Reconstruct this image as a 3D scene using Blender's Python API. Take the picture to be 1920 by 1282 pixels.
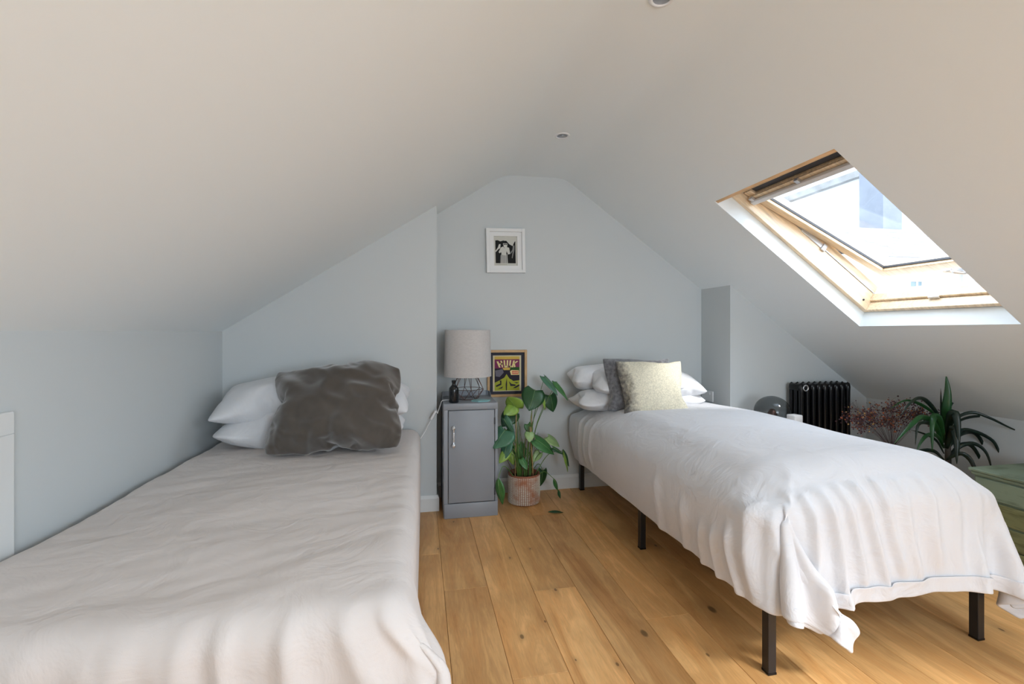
import bpy, bmesh, math, random
import numpy as np
from mathutils import Vector, Matrix, Euler, noise

scene = bpy.context.scene
for o in list(bpy.data.objects):
    bpy.data.objects.remove(o, do_unlink=True)
COL = scene.collection
R = math.radians

# ------------------------------------------------------------------ camera, world, light, exposure
FPX, EYE = 870.0, 1.2
YAW = math.atan(173 / FPX)
cd = bpy.data.cameras.new('camera'); cam = bpy.data.objects.new('camera', cd); COL.objects.link(cam)
cd.sensor_width = 36; cd.lens = FPX / 1920 * 36; cd.shift_y = -19 / 1920; cd.clip_start = .02; cd.clip_end = 200
cam.location = (0, 0, EYE); cam.rotation_euler = (R(90), 0, -YAW)
scene.camera = cam
scene.view_settings.view_transform = 'Standard'; scene.view_settings.look = 'None'
scene.view_settings.gamma = 1; scene.view_settings.use_curve_mapping = False
scene.view_settings.exposure = 0.60
scene.cycles.max_bounces = 8; scene.cycles.diffuse_bounces = 5; scene.cycles.transmission_bounces = 8
scene.cycles.transparent_max_bounces = 12
scene.cycles.use_denoising = True
scene.cycles.use_adaptive_sampling = True; scene.cycles.adaptive_threshold = .05
scene.cycles.sample_clamp_indirect = 8

w = bpy.data.worlds.new('overcast_sky'); scene.world = w; w.use_nodes = True
bg = w.node_tree.nodes['Background']; bg.inputs[0].default_value = (.78, .88, 1.0, 1); bg.inputs[1].default_value = 2.6


def area(name, loc, target, sx, sy, power, col):
    d = bpy.data.lights.new(name, 'AREA'); d.shape = 'RECTANGLE'; d.size = sx; d.size_y = sy; d.energy = power; d.color = col
    o = bpy.data.objects.new(name, d); COL.objects.link(o); o.location = loc
    o.rotation_euler = (Vector(target) - Vector(loc)).to_track_quat('-Z', 'Y').to_euler()
    return o


sd = bpy.data.lights.new('hazy_sun', 'SUN'); sd.energy = 2.4; sd.angle = R(9); sd.color = (1, .97, .93)
so = bpy.data.objects.new('hazy_sun', sd); COL.objects.link(so); so.rotation_euler = Vector((-.40, .80, -.95)).to_track_quat('-Z', 'Y').to_euler()
# fill lamp added behind the camera; daylight through the near and viewed roof windows
area('rear_fill_light', (1.25, -2.52, 1.32), (1.0, 3, 1.6), 1.5, 1.2, 42, (.725, .865, 1))
area('daylight_near_roof_window', (2.58, -.28, 1.90), (1.6, -.10, .5), .74, 1.1, 52, (.725, .865, 1))
area('daylight_roof_window', (2.62, 2.10, 1.93), (1.55, 2.16, .45), .66, .9, 7, (.70, .84, 1))


def at(u, v, Y):
    """world point at depth Y that the photograph shows at pixel (u, v)"""
    c, s = math.cos(YAW), math.sin(YAW)
    r = (u - 960) / FPX
    d = Vector((r * c + s, c - r * s, (622 - v) / FPX))
    return Vector((0, 0, EYE)) + d * (Y / d.y)


# ------------------------------------------------------------------ materials
def mat(name, col, rough=.6, metal=0, spec=.5, alpha=None, noise_scale=0, noise_amt=0, bump=0, bump_scale=200,
        sheen=0, trans=0, stretch=(1, 1, 1), coat=0, crease=0):
    m = bpy.data.materials.new(name); m.use_nodes = True
    nt = m.node_tree; b = nt.nodes['Principled BSDF']
    b.inputs['Base Color'].default_value = (*col, 1); b.inputs['Roughness'].default_value = rough
    b.inputs['Metallic'].default_value = metal; b.inputs['Specular IOR Level'].default_value = spec
    b.inputs['Sheen Weight'].default_value = sheen; b.inputs['Transmission Weight'].default_value = trans
    b.inputs['Coat Weight'].default_value = coat
    tc = nt.nodes.new('ShaderNodeTexCoord'); mp = nt.nodes.new('ShaderNodeMapping'); mp.inputs['Scale'].default_value = stretch
    nt.links.new(tc.outputs['Object'], mp.inputs[0])
    if noise_amt:
        n = nt.nodes.new('ShaderNodeTexNoise'); n.inputs['Scale'].default_value = noise_scale; n.inputs['Detail'].default_value = 5
        nt.links.new(mp.outputs[0], n.inputs['Vector'])
        mr = nt.nodes.new('ShaderNodeMapRange'); mr.inputs[1].default_value = .3; mr.inputs[2].default_value = .7
        mr.inputs[3].default_value = 1 - noise_amt; mr.inputs[4].default_value = 1 + noise_amt
        nt.links.new(n.outputs['Fac'], mr.inputs[0])
        mx = nt.nodes.new('ShaderNodeMix'); mx.data_type = 'RGBA'; mx.blend_type = 'MULTIPLY'; mx.inputs[0].default_value = 1
        mx.inputs[6].default_value = (*col, 1)
        cb = nt.nodes.new('ShaderNodeCombineColor')
        for k in range(3): nt.links.new(mr.outputs[0], cb.inputs[k])
        nt.links.new(cb.outputs[0], mx.inputs[7]); nt.links.new(mx.outputs[2], b.inputs['Base Color'])
    if bump:
        n2 = nt.nodes.new('ShaderNodeTexNoise'); n2.inputs['Scale'].default_value = bump_scale; n2.inputs['Detail'].default_value = 3
        nt.links.new(mp.outputs[0], n2.inputs['Vector'])
        bp = nt.nodes.new('ShaderNodeBump'); bp.inputs['Strength'].default_value = bump; bp.inputs['Distance'].default_value = .002
        nt.links.new(n2.outputs['Fac'], bp.inputs['Height']); nt.links.new(bp.outputs[0], b.inputs['Normal'])
    if crease:    # soft crumples of washed cloth
        n3 = nt.nodes.new('ShaderNodeTexNoise'); n3.inputs['Scale'].default_value = 5.5; n3.inputs['Detail'].default_value = 4; n3.inputs['Distortion'].default_value = 1.2
        n3.inputs['Roughness'].default_value = .55
        nt.links.new(mp.outputs[0], n3.inputs['Vector'])
        b3 = nt.nodes.new('ShaderNodeBump'); b3.inputs['Strength'].default_value = crease; b3.inputs['Distance'].default_value = .03
        nt.links.new(n3.outputs['Fac'], b3.inputs['Height'])
        if bump: nt.links.new(b3.outputs[0], bp.inputs['Normal'])
        else: nt.links.new(b3.outputs[0], b.inputs['Normal'])
    return m


M = {}
M['wall'] = mat('pale_blue_grey_paint', (.60, .625, .625), .75, spec=.2, bump=.06, bump_scale=120)
M['ceiling'] = mat('white_ceiling_paint', (.83, .87, .88), .8, spec=.2, bump=.05, bump_scale=90)
M['skirting'] = mat('white_satin_paint', (.74, .75, .74), .4)
M['pine'] = mat('lacquered_pine', (.84, .66, .45), .35, noise_scale=9, noise_amt=.22, stretch=(1, 9, 9), coat=.2)
M['pine_dark'] = mat('brown_rail_pine', (.78, .50, .26), .4, noise_scale=9, noise_amt=.2, stretch=(9, 1, 9))  # browner pine for the window's head board
M['alu'] = mat('grey_aluminium', (.62, .63, .65), .35, metal=.6)
M['bar'] = mat('pale_grey_metal', (.72, .72, .73), .35)
M['gasket'] = mat('gasket_and_gap_black', (.05, .05, .055), .6)  # gaskets, and the painted dark gap at the sash head
M['white_metal'] = mat('white_powder_coated_metal', (.85, .86, .87), .3)
M['black_metal'] = mat('black_painted_metal', (.012, .012, .014), .35)
M['black_gloss'] = mat('black_gloss_enamel', (.004, .004, .005), .22, spec=.35)
M['cab_grey'] = mat('grey_painted_steel', (.26, .275, .30), .42, noise_scale=4, noise_amt=.05)
M['chrome'] = mat('chrome', (.78, .79, .81), .22, metal=.75)
M['white_cotton'] = mat('white_cotton', (.70, .70, .725), .9, spec=.15, crease=.45, bump=.15, bump_scale=900, sheen=.15)
M['pillow_cotton'] = mat('white_pillow_cotton', (.72, .72, .735), .9, spec=.15, crease=.35, bump=.15, bump_scale=900, sheen=.15)
M['blush_cotton'] = mat('pale_blush_cotton', (.69, .635, .605), .92, spec=.12, crease=.3, bump=.2, bump_scale=700, noise_scale=3, noise_amt=.03)
M['velvet'] = mat('taupe_grey_velvet', (.082, .068, .056), .85, spec=.15, sheen=.7, noise_scale=7, noise_amt=.18, bump=.1, bump_scale=500)
M['mattress'] = mat('mattress_ticking', (.75, .75, .76), .9)
M['shade'] = mat('linen_lamp_shade', (.56, .53, .51), .95, noise_scale=60, noise_amt=.08, bump=.3, bump_scale=500, stretch=(1, 1, 4))
M['copper'] = mat('dark_copper_wire', (.16, .085, .07), .35, metal=.9)
M['bottle'] = mat('black_bottle_glass', (.006, .007, .009), .2)
M['teal'] = mat('pale_teal_glaze', (.24, .47, .47), .4)
M['plastic'] = mat('white_plastic', (.8, .8, .8), .35)
M['oak'] = mat('oak_picture_frame', (.52, .32, .14), .5, noise_scale=20, noise_amt=.12, stretch=(1, 1, 1))
M['mount_dark'] = mat('dark_navy_mount', (.018, .02, .035), .7)
M['frame_white'] = mat('white_frame_paint', (.78, .78, .77), .45)
M['paper'] = mat('ivory_paper', (.72, .70, .60), .8)
M['soil'] = mat('potting_soil', (.05, .025, .015), .95, noise_scale=60, noise_amt=.5, bump=1, bump_scale=120)
M['bamboo'] = mat('bamboo_stake', (.38, .25, .11), .6)
M['stem'] = mat('green_stem', (.10, .20, .04), .5)
M['stem_brown'] = mat('brown_stem', (.14, .09, .04), .7)
M['yucca_trunk'] = mat('dark_cane', (.05, .04, .03), .8)
M['fur'] = mat('grey_fur', (.15, .15, .16), 1, noise_scale=45, noise_amt=.4, bump=1, bump_scale=260, sheen=.5)
M['slate'] = mat('grey_slate', (.35, .355, .35), .8, noise_scale=3, noise_amt=.2)
M['render'] = mat('white_render', (.85, .85, .85), .9)
M['blue_render'] = mat('blue_grey_render', (.27, .30, .35), .9, noise_scale=2, noise_amt=.1)
M['dark_glass'] = mat('window_glass_far', (.25, .33, .36), .1)
M['ground'] = mat('paving', (.3, .3, .3), .9, noise_scale=2, noise_amt=.1)
M['candle'] = mat('white_ceramic', (.75, .73, .72), .5)
M['darkwood'] = mat('dark_wood', (.10, .06, .035), .5, noise_scale=10, noise_amt=.2)


def leaf_mat(name, col, col2, rough=.35):
    m = mat(name, col, rough, noise_scale=22, noise_amt=.15, bump=.15, bump_scale=90)
    b = m.node_tree.nodes['Principled BSDF']
    return m


M['leaf_dark'] = leaf_mat('dark_green_leaf', (.018, .075, .022), None)
M['leaf_mid'] = leaf_mat('mid_green_leaf', (.05, .17, .045), None)
M['leaf_cool'] = leaf_mat('cool_green_leaf', (.05, .15, .085), None)
M['leaf_light'] = leaf_mat('light_green_leaf', (.22, .36, .06), None)
M['leaf_pale'] = leaf_mat('pale_green_leaf', (.28, .42, .17), None)
M['yucca'] = leaf_mat('strap_leaf_green', (.004, .015, .008), None, .4)
M['yucca_light'] = leaf_mat('strap_leaf_bright_green', (.010, .060, .013), None, .35)


def glass_mat(name, tint, rough=0.0, lo=.03, hi=.5):
    m = bpy.data.materials.new(name); m.use_nodes = True; nt = m.node_tree
    for n in list(nt.nodes): nt.nodes.remove(n)
    out = nt.nodes.new('ShaderNodeOutputMaterial'); mix = nt.nodes.new('ShaderNodeMixShader')
    tr = nt.nodes.new('ShaderNodeBsdfTransparent'); tr.inputs[0].default_value = (*tint, 1)
    gl = nt.nodes.new('ShaderNodeBsdfGlossy'); gl.inputs['Roughness'].default_value = rough
    lw = nt.nodes.new('ShaderNodeLayerWeight'); pw = nt.nodes.new('ShaderNodeMath'); pw.operation = 'POWER'; pw.inputs[1].default_value = 4
    ma = nt.nodes.new('ShaderNodeMath'); ma.operation = 'MULTIPLY_ADD'; ma.inputs[1].default_value = hi; ma.inputs[2].default_value = lo
    nt.links.new(lw.outputs['Facing'], pw.inputs[0]); nt.links.new(pw.outputs[0], ma.inputs[0])
    nt.links.new(ma.outputs[0], mix.inputs[0]); nt.links.new(tr.outputs[0], mix.inputs[1]); nt.links.new(gl.outputs[0], mix.inputs[2])
    nt.links.new(mix.outputs[0], out.inputs[0])
    return m


M['pane'] = glass_mat('clear_window_glass', (.95, .96, .97))
M['smoke'] = glass_mat('smoked_glass', (.52, .54, .55))


def floor_mat():
    m = bpy.data.materials.new('oiled_oak_boards'); m.use_nodes = True; nt = m.node_tree; b = nt.nodes['Principled BSDF']
    L = nt.links.new; N = nt.nodes.new
    geo = N('ShaderNodeNewGeometry'); oi = N('ShaderNodeObjectInfo')
    off = N('ShaderNodeVectorMath'); off.operation = 'MULTIPLY_ADD'
    L(oi.outputs['Random'], off.inputs[0]); off.inputs[1].default_value = (7.3, 19.1, 0); L(geo.outputs['Position'], off.inputs[2])
    mp = N('ShaderNodeMapping'); mp.inputs['Scale'].default_value = (1, .11, 1); L(off.outputs[0], mp.inputs[0])
    n1 = N('ShaderNodeTexNoise'); n1.inputs['Scale'].default_value = 10; n1.inputs['Detail'].default_value = 7; n1.inputs['Distortion'].default_value = 1.6
    n1.inputs['Roughness'].default_value = .62
    L(mp.outputs[0], n1.inputs['Vector'])
    n2 = N('ShaderNodeTexNoise'); n2.inputs['Scale'].default_value = 160; n2.inputs['Detail'].default_value = 4; L(mp.outputs[0], n2.inputs['Vector'])
    n3 = N('ShaderNodeTexNoise'); n3.inputs['Scale'].default_value = 3.2; n3.inputs['Detail'].default_value = 3; L(off.outputs[0], n3.inputs['Vector'])
    # cathedral rings: bands of the stretched noise
    wv = N('ShaderNodeMath'); wv.operation = 'MULTIPLY'; wv.inputs[1].default_value = 34; L(n1.outputs['Fac'], wv.inputs[0])
    sn = N('ShaderNodeMath'); sn.operation = 'SINE'; L(wv.outputs[0], sn.inputs[0])
    cr = N('ShaderNodeValToRGB'); e = cr.color_ramp.elements
    e[0].position = .30; e[0].color = (.58, .275, .088, 1); e[1].position = .72; e[1].color = (.84, .495, .205, 1)
    L(n1.outputs['Fac'], cr.inputs[0])
    a = N('ShaderNodeMath'); a.operation = 'MULTIPLY_ADD'; a.inputs[1].default_value = .035; a.inputs[2].default_value = 1; L(sn.outputs[0], a.inputs[0])
    a2 = N('ShaderNodeMath'); a2.operation = 'MULTIPLY_ADD'; a2.inputs[1].default_value = .35; L(n2.outputs['Fac'], a2.inputs[0]); a2.inputs[2].default_value = -.175
    a3 = N('ShaderNodeMath'); a3.operation = 'ADD'; L(a.outputs[0], a3.inputs[0]); L(a2.outputs[0], a3.inputs[1])
    rr = N('ShaderNodeMapRange'); rr.inputs[3].default_value = .84; rr.inputs[4].default_value = 1.16; L(oi.outputs['Random'], rr.inputs[0])
    a4 = N('ShaderNodeMath'); a4.operation = 'MULTIPLY'; L(a3.outputs[0], a4.inputs[0]); L(rr.outputs[0], a4.inputs[1])
    n3r = N('ShaderNodeMapRange'); n3r.inputs[1].default_value = .3; n3r.inputs[2].default_value = .7; n3r.inputs[3].default_value = .86; n3r.inputs[4].default_value = 1.1
    L(n3.outputs['Fac'], n3r.inputs[0])
    a5 = N('ShaderNodeMath'); a5.operation = 'MULTIPLY'; L(a4.outputs[0], a5.inputs[0]); L(n3r.outputs[0], a5.inputs[1])
    # knots of the boards, at their places
    knots = [(.877, 1.71, .016, .11), (.395, 1.785, .010, .03), (.62, 2.08, .008, .05), (.51, 1.86, .006, .06), (1.24, 1.80, .018, .09), (1.30, 2.40, .009, .05),
             (.21, 2.95, .007, .06), (.60, 2.50, .005, .02), (.47, 2.42, .005, .02), (.70, 1.57, .007, .03), (1.05, 1.55, .007, .05),
             (1.73, 1.60, .016, .10), (2.3, 1.45, .008, .05), (1.55, 1.25, .010, .04), (.56, 1.62, .004, .02), (.1, 2.6, .006, .04), (1.45, 2.1, .012, .08)]
    prev = a5
    for (kx, ky, r0, r1) in knots:
        sub = N('ShaderNodeVectorMath'); sub.operation = 'SUBTRACT'; L(geo.outputs['Position'], sub.inputs[0]); sub.inputs[1].default_value = (kx, ky, 0)
        sc = N('ShaderNodeVectorMath'); sc.operation = 'MULTIPLY'; L(sub.outputs[0], sc.inputs[0]); sc.inputs[1].default_value = (1, .55, 0)
        ln = N('ShaderNodeVectorMath'); ln.operation = 'LENGTH'; L(sc.outputs[0], ln.inputs[0])
        wob = N('ShaderNodeMath'); wob.operation = 'MULTIPLY_ADD'; L(n3.outputs['Fac'], wob.inputs[0]); wob.inputs[1].default_value = .0; L(ln.outputs['Value'], wob.inputs[2])
        k1 = N('ShaderNodeMapRange'); k1.interpolation_type = 'SMOOTHSTEP'; k1.inputs[1].default_value = r0 * .5; k1.inputs[2].default_value = r0; k1.inputs[3].default_value = .4; k1.inputs[4].default_value = 1
        L(wob.outputs[0], k1.inputs[0])
        k2 = N('ShaderNodeMapRange'); k2.interpolation_type = 'SMOOTHSTEP'; k2.inputs[1].default_value = 0; k2.inputs[2].default_value = r1; k2.inputs[3].default_value = .8; k2.inputs[4].default_value = 1
        L(wob.outputs[0], k2.inputs[0])
        m1 = N('ShaderNodeMath'); m1.operation = 'MULTIPLY'; L(k1.outputs[0], m1.inputs[0]); L(k2.outputs[0], m1.inputs[1])
        m2 = N('ShaderNodeMath'); m2.operation = 'MULTIPLY'; L(prev.outputs[0], m2.inputs[0]); L(m1.outputs[0], m2.inputs[1])
        prev = m2
    vs = N('ShaderNodeVectorMath'); vs.operation = 'SCALE'; L(cr.outputs[0], vs.inputs[0]); L(prev.outputs[0], vs.inputs['Scale'])
    L(vs.outputs[0], b.inputs['Base Color'])
    b.inputs['Roughness'].default_value = .38; b.inputs['Specular IOR Level'].default_value = .4
    bp = N('ShaderNodeBump'); bp.inputs['Strength'].default_value = .12; bp.inputs['Distance'].default_value = .001
    L(n2.outputs['Fac'], bp.inputs['Height']); L(bp.outputs[0], b.inputs['Normal'])
    return m


M['floor'] = floor_mat()


def pot_mat():
    m = bpy.data.materials.new('whitewashed_ribbed_terracotta'); m.use_nodes = True; nt = m.node_tree; b = nt.nodes['Principled BSDF']
    L = nt.links.new; N = nt.nodes.new
    tc = N('ShaderNodeTexCoord')
    n = N('ShaderNodeTexNoise'); n.inputs['Scale'].default_value = 12; n.inputs['Detail'].default_value = 4; L(tc.outputs['Object'], n.inputs['Vector'])
    cr = N('ShaderNodeValToRGB'); e = cr.color_ramp.elements
    e[0].position = .50; e[0].color = (.72, .66, .55, 1); e[1].position = .68; e[1].color = (.52, .24, .13, 1)
    L(n.outputs['Fac'], cr.inputs[0]); L(cr.outputs[0], b.inputs['Base Color']); b.inputs['Roughness'].default_value = .8
    return m


M['pot'] = pot_mat()
M['pot_groove'] = mat('bare_terracotta', (.30, .11, .06), .8)


def cushion_mat(name, c1, c2, scale, edge_axis, lo, hi):
    """woven cloth whose colour turns to c2 towards one side, broken up by the weave"""
    m = bpy.data.materials.new(name); m.use_nodes = True; nt = m.node_tree; b = nt.nodes['Principled BSDF']
    L = nt.links.new; N = nt.nodes.new
    tc = N('ShaderNodeTexCoord'); sx = N('ShaderNodeSeparateXYZ'); L(tc.outputs['Object'], sx.inputs[0])
    n = N('ShaderNodeTexNoise'); n.inputs['Scale'].default_value = scale; n.inputs['Detail'].default_value = 6; L(tc.outputs['Object'], n.inputs['Vector'])
    a = N('ShaderNodeMath'); a.operation = 'MULTIPLY_ADD'; L(n.outputs['Fac'], a.inputs[0]); a.inputs[1].default_value = .12; L(sx.outputs[edge_axis], a.inputs[2])
    mr = N('ShaderNodeMapRange'); mr.inputs[1].default_value = lo; mr.inputs[2].default_value = hi; L(a.outputs[0], mr.inputs[0])
    mx = N('ShaderNodeMix'); mx.data_type = 'RGBA'; L(mr.outputs[0], mx.inputs[0]); mx.inputs[6].default_value = (*c2, 1); mx.inputs[7].default_value = (*c1, 1)
    n2 = N('ShaderNodeTexNoise'); n2.inputs['Scale'].default_value = 130; L(tc.outputs['Object'], n2.inputs['Vector'])
    mr2 = N('ShaderNodeMapRange'); mr2.inputs[1].default_value = .3; mr2.inputs[2].default_value = .7; mr2.inputs[3].default_value = .8; mr2.inputs[4].default_value = 1.12
    L(n2.outputs['Fac'], mr2.inputs[0])
    vs = N('ShaderNodeVectorMath'); vs.operation = 'SCALE'; L(mx.outputs[2], vs.inputs[0]); L(mr2.outputs[0], vs.inputs['Scale'])
    L(vs.outputs[0], b.inputs['Base Color']); b.inputs['Roughness'].default_value = .95; b.inputs['Specular IOR Level'].default_value = .1
    bp = N('ShaderNodeBump'); bp.inputs['Strength'].default_value = .5; bp.inputs['Distance'].default_value = .002
    L(n2.outputs['Fac'], bp.inputs['Height']); L(bp.outputs[0], b.inputs['Normal'])
    return m


M['cream'] = cushion_mat('cream_tweed', (.70, .65, .51), (.16, .15, .14), 40, 0, 1.345, 1.42)


def chest_mat(name, c1, c2):
    m = bpy.data.materials.new(name); m.use_nodes = True; nt = m.node_tree; b = nt.nodes['Principled BSDF']
    L = nt.links.new; N = nt.nodes.new
    tc = N('ShaderNodeTexCoord'); mp = N('ShaderNodeMapping'); mp.inputs['Scale'].default_value = (1, 1.2, 9); L(tc.outputs['Object'], mp.inputs[0])
    n = N('ShaderNodeTexNoise'); n.inputs['Scale'].default_value = 6; n.inputs['Detail'].default_value = 8; L(mp.outputs[0], n.inputs['Vector'])
    cr = N('ShaderNodeValToRGB'); e = cr.color_ramp.elements
    e[0].position = .36; e[0].color = (*c2, 1); e[1].position = .5; e[1].color = (*c1, 1)
    L(n.outputs['Fac'], cr.inputs[0]); L(cr.outputs[0], b.inputs['Base Color']); b.inputs['Roughness'].default_value = .7
    return m


M['chest_top'] = chest_mat('worn_sage_paint', (.22, .28, .20), (.145, .185, .125))
M['chest_low'] = chest_mat('worn_olive_paint', (.21, .22, .10), (.13, .13, .055))


# ------------------------------------------------------------------ object helpers
def link(o, parent=None):
    COL.objects.link(o)
    if parent is not None: o.parent = parent
    return o


def tag(o, label=None, cat=None, group=None, kind=None):
    if label: o['label'] = label
    if cat: o['category'] = cat
    if group: o['group'] = group
    if kind: o['kind'] = kind
    return o


def thing(name, label, cat, loc=(0, 0, 0), rot=(0, 0, 0), group=None):
    o = bpy.data.objects.new(name, None); o.empty_display_size = .1
    o.location = loc; o.rotation_euler = rot; link(o)
    return tag(o, label, cat, group)


def obj(name, bm, material, parent=None, smooth=False, world=True, auto=None):
    """bm in world space unless world=False (then in the parent's space)"""
    me = bpy.data.meshes.new(name)
    if isinstance(bm, bmesh.types.BMesh):
        bmesh.ops.recalc_face_normals(bm, faces=bm.faces) if bm.faces else None
        bm.to_mesh(me); bm.free()
    else:
        me.from_pydata(*bm); me.update()
    for m in (material if isinstance(material, (list, tuple)) else [material]): me.materials.append(m)
    o = bpy.data.objects.new(name, me); COL.objects.link(o)
    if parent is not None:
        o.parent = parent
        if world: me.transform(wmat(parent).inverted())
    if smooth:
        for p in me.polygons: p.use_smooth = True
    if auto is not None:
        try:
            me.set_sharp_from_angle(angle=R(auto))
        except Exception:
            pass
    return o


def wmat(o):
    m = Matrix.LocRotScale(o.location, o.rotation_euler, o.scale)
    return (wmat(o.parent) @ m) if o.parent else m


def struct(name, bm, m, parent=None, **k):
    o = obj(name, bm, m, parent, **k)
    if parent is None: o['kind'] = 'structure'
    return o


def BM(): return bmesh.new()


def box(bm, x0, x1, y0, y1, z0, z1, bev=0, seg=2, mat_i=0, rot=None):
    vs = [bm.verts.new(Vector(p)) for p in [(x0, y0, z0), (x1, y0, z0), (x1, y1, z0), (x0, y1, z0), (x0, y0, z1), (x1, y0, z1), (x1, y1, z1), (x0, y1, z1)]]
    fs = [bm.faces.new([vs[i] for i in q]) for q in [(0, 3, 2, 1), (4, 5, 6, 7), (0, 1, 5, 4), (1, 2, 6, 5), (2, 3, 7, 6), (3, 0, 4, 7)]]
    for f in fs: f.material_index = mat_i
    if bev:
        es = list({e for f in fs for e in f.edges})
        r = bmesh.ops.bevel(bm, geom=es, offset=bev, segments=seg, profile=.5, affect='EDGES')
        for f in r['faces']: f.material_index = mat_i
    return bm


def quad(bm, pts, mi=0):
    f = bm.faces.new([bm.verts.new(Vector(p)) for p in pts]); f.material_index = mi
    return f


def lathe(bm, prof, cx=0, cy=0, n=32, mi=0, cap=True):
    rings = []
    for (r, z) in prof:
        rings.append([bm.verts.new((cx + r * math.cos(2 * math.pi * k / n), cy + r * math.sin(2 * math.pi * k / n), z)) for k in range(n)])
    for a, b in zip(rings, rings[1:]):
        for k in range(n):
            f = bm.faces.new((a[k], a[(k + 1) % n], b[(k + 1) % n], b[k])); f.material_index = mi
    if cap:
        for rg in (rings[0], rings[-1]):
            try: bm.faces.new(rg).material_index = mi
            except ValueError: pass
    return bm


def catmull(pts, sub=6):
    pts = [Vector(p) for p in pts]
    if len(pts) < 3: return pts
    P = [pts[0] * 2 - pts[1]] + pts + [pts[-1] * 2 - pts[-2]]
    out = []
    for i in range(1, len(P) - 2):
        for k in range(sub):
            t = k / sub; a, b, c, d = P[i - 1:i + 3]
            out.append(.5 * ((2 * b) + (c - a) * t + (2 * a - 5 * b + 4 * c - d) * t * t + (3 * b - a - 3 * c + d) * t ** 3))
    out.append(pts[-1])
    return out


def tube(bm, pts, r, n=8, sub=6, taper=None, mi=0):
    pts = catmull(pts, sub) if sub > 1 else [Vector(p) for p in pts]
    N = len(pts); rings = []
    up = Vector((0, 0, 1))
    for i, p in enumerate(pts):
        d = (pts[min(i + 1, N - 1)] - pts[max(i - 1, 0)]).normalized()
        a = d.cross(up)
        if a.length < .05: a = d.cross(Vector((1, 0, 0)))
        a.normalize(); b = d.cross(a)
        rr = r if taper is None else r * (1 + (taper - 1) * i / (N - 1))
        rings.append([bm.verts.new(p + a * rr * math.cos(2 * math.pi * k / n) + b * rr * math.sin(2 * math.pi * k / n)) for k in range(n)])
    for a, b in zip(rings, rings[1:]):
        for k in range(n):
            bm.faces.new((a[k], a[(k + 1) % n], b[(k + 1) % n], b[k])).material_index = mi
    bm.faces.new(rings[0]).material_index = mi; bm.faces.new(rings[-1]).material_index = mi
    return bm


# ------------------------------------------------------------------ room shell
XL, XR = -1.196, 3.474          # knee walls
YB, YC, YD, YR = 3.42, 3.16, 3.06, -2.4   # alcove back, left breast, right breast, rear wall
XA, XN = .112, 2.259            # alcove sides
SL = .715; ZF = 2.377; X1 = .62; X2 = 1.098
ZL = 1.203; ZR = ZF - SL * (XR - X2)
ANG = math.atan(SL)


def roof_z(x):
    if x < X1: return ZF - (ZF - ZL) / (X1 - XL) * (X1 - x)
    if x > X2: return ZF - SL * (x - X2)
    return ZF


def profile():
    """ceiling line with soft plaster curves at both ridge edges"""
    def fillet(a, b, c, d, n=8):
        a, b, c = Vector(a), Vector(b), Vector(c)
        p0 = b + (a - b).normalized() * d; p1 = b + (c - b).normalized() * d
        return [((1 - t) ** 2 * p0 + 2 * t * (1 - t) * b + t * t * p1) for t in [k / n for k in range(n + 1)]]
    a, b, c, d = (XL, ZL), (X1, ZF), (X2, ZF), (XR, ZR)
    return [Vector(a)] + fillet(a, b, c, .085) + fillet(b, c, d, .075)


PROF = profile()
xs0 = PROF[-1].x
bm = BM()
for p, q in zip(PROF, PROF[1:]):
    quad(bm, [(p.x, YR, p.y), (q.x, YR, q.y), (q.x, YB, q.y), (p.x, YB, p.y)])
PT = Vector((X2, 0, ZF)); E1 = Vector((math.cos(ANG), 0, -math.sin(ANG))); E3 = Vector((math.sin(ANG), 0, math.cos(ANG)))


def WP(s, y, o): return PT + E1 * s + E3 * o + Vector((0, y, 0))


s_end = (XR - X2) / math.cos(ANG); s_st = (xs0 - X2) / math.cos(ANG)
S0, S1, Y0, Y1 = .72, 1.963, 1.625, 2.42       # the roof window's opening
NY0, NY1 = -.70, .10                            # the near roof window's opening
ss = [s_st, S0, S1, s_end]; ys = [YR, NY0, NY1, Y0, Y1, YB]
for i in range(3):
    for j in range(5):
        if i == 1 and j in (1, 3): continue
        quad(bm, [WP(ss[i], ys[j], 0), WP(ss[i + 1], ys[j], 0), WP(ss[i + 1], ys[j + 1], 0), WP(ss[i], ys[j + 1], 0)])
bmesh.ops.remove_doubles(bm, verts=bm.verts, dist=1e-5)
RD = .09
for (ya, yb) in ((NY0, NY1), (Y0, Y1)):        # plaster reveals
    sb = S1 - .02
    quad(bm, [WP(S0, ya, 0), WP(S0, yb, 0), WP(S0, yb, .30), WP(S0, ya, .30)])
    quad(bm, [WP(S1, ya, 0), WP(S1, yb, 0), WP(sb, yb, RD), WP(sb, ya, RD)])
    quad(bm, [WP(sb, ya, RD), WP(sb, yb, RD), WP(sb, yb, .27), WP(sb, ya, .27)])
    quad(bm, [WP(S0, yb, 0), WP(S1, yb, 0), WP(sb, yb, RD), WP(S0, yb, RD)])
    quad(bm, [WP(S0, ya, 0), WP(S1, ya, 0), WP(sb, ya, RD), WP(S0, ya, RD)])
    for yy in (ya, yb):
        quad(bm, [WP(S0, yy, RD), WP(sb, yy, RD), WP(sb, yy, .27), WP(S0, yy, .27)])
ceil = struct('ceiling', bm, M['ceiling'], smooth=True, auto=22)

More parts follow.
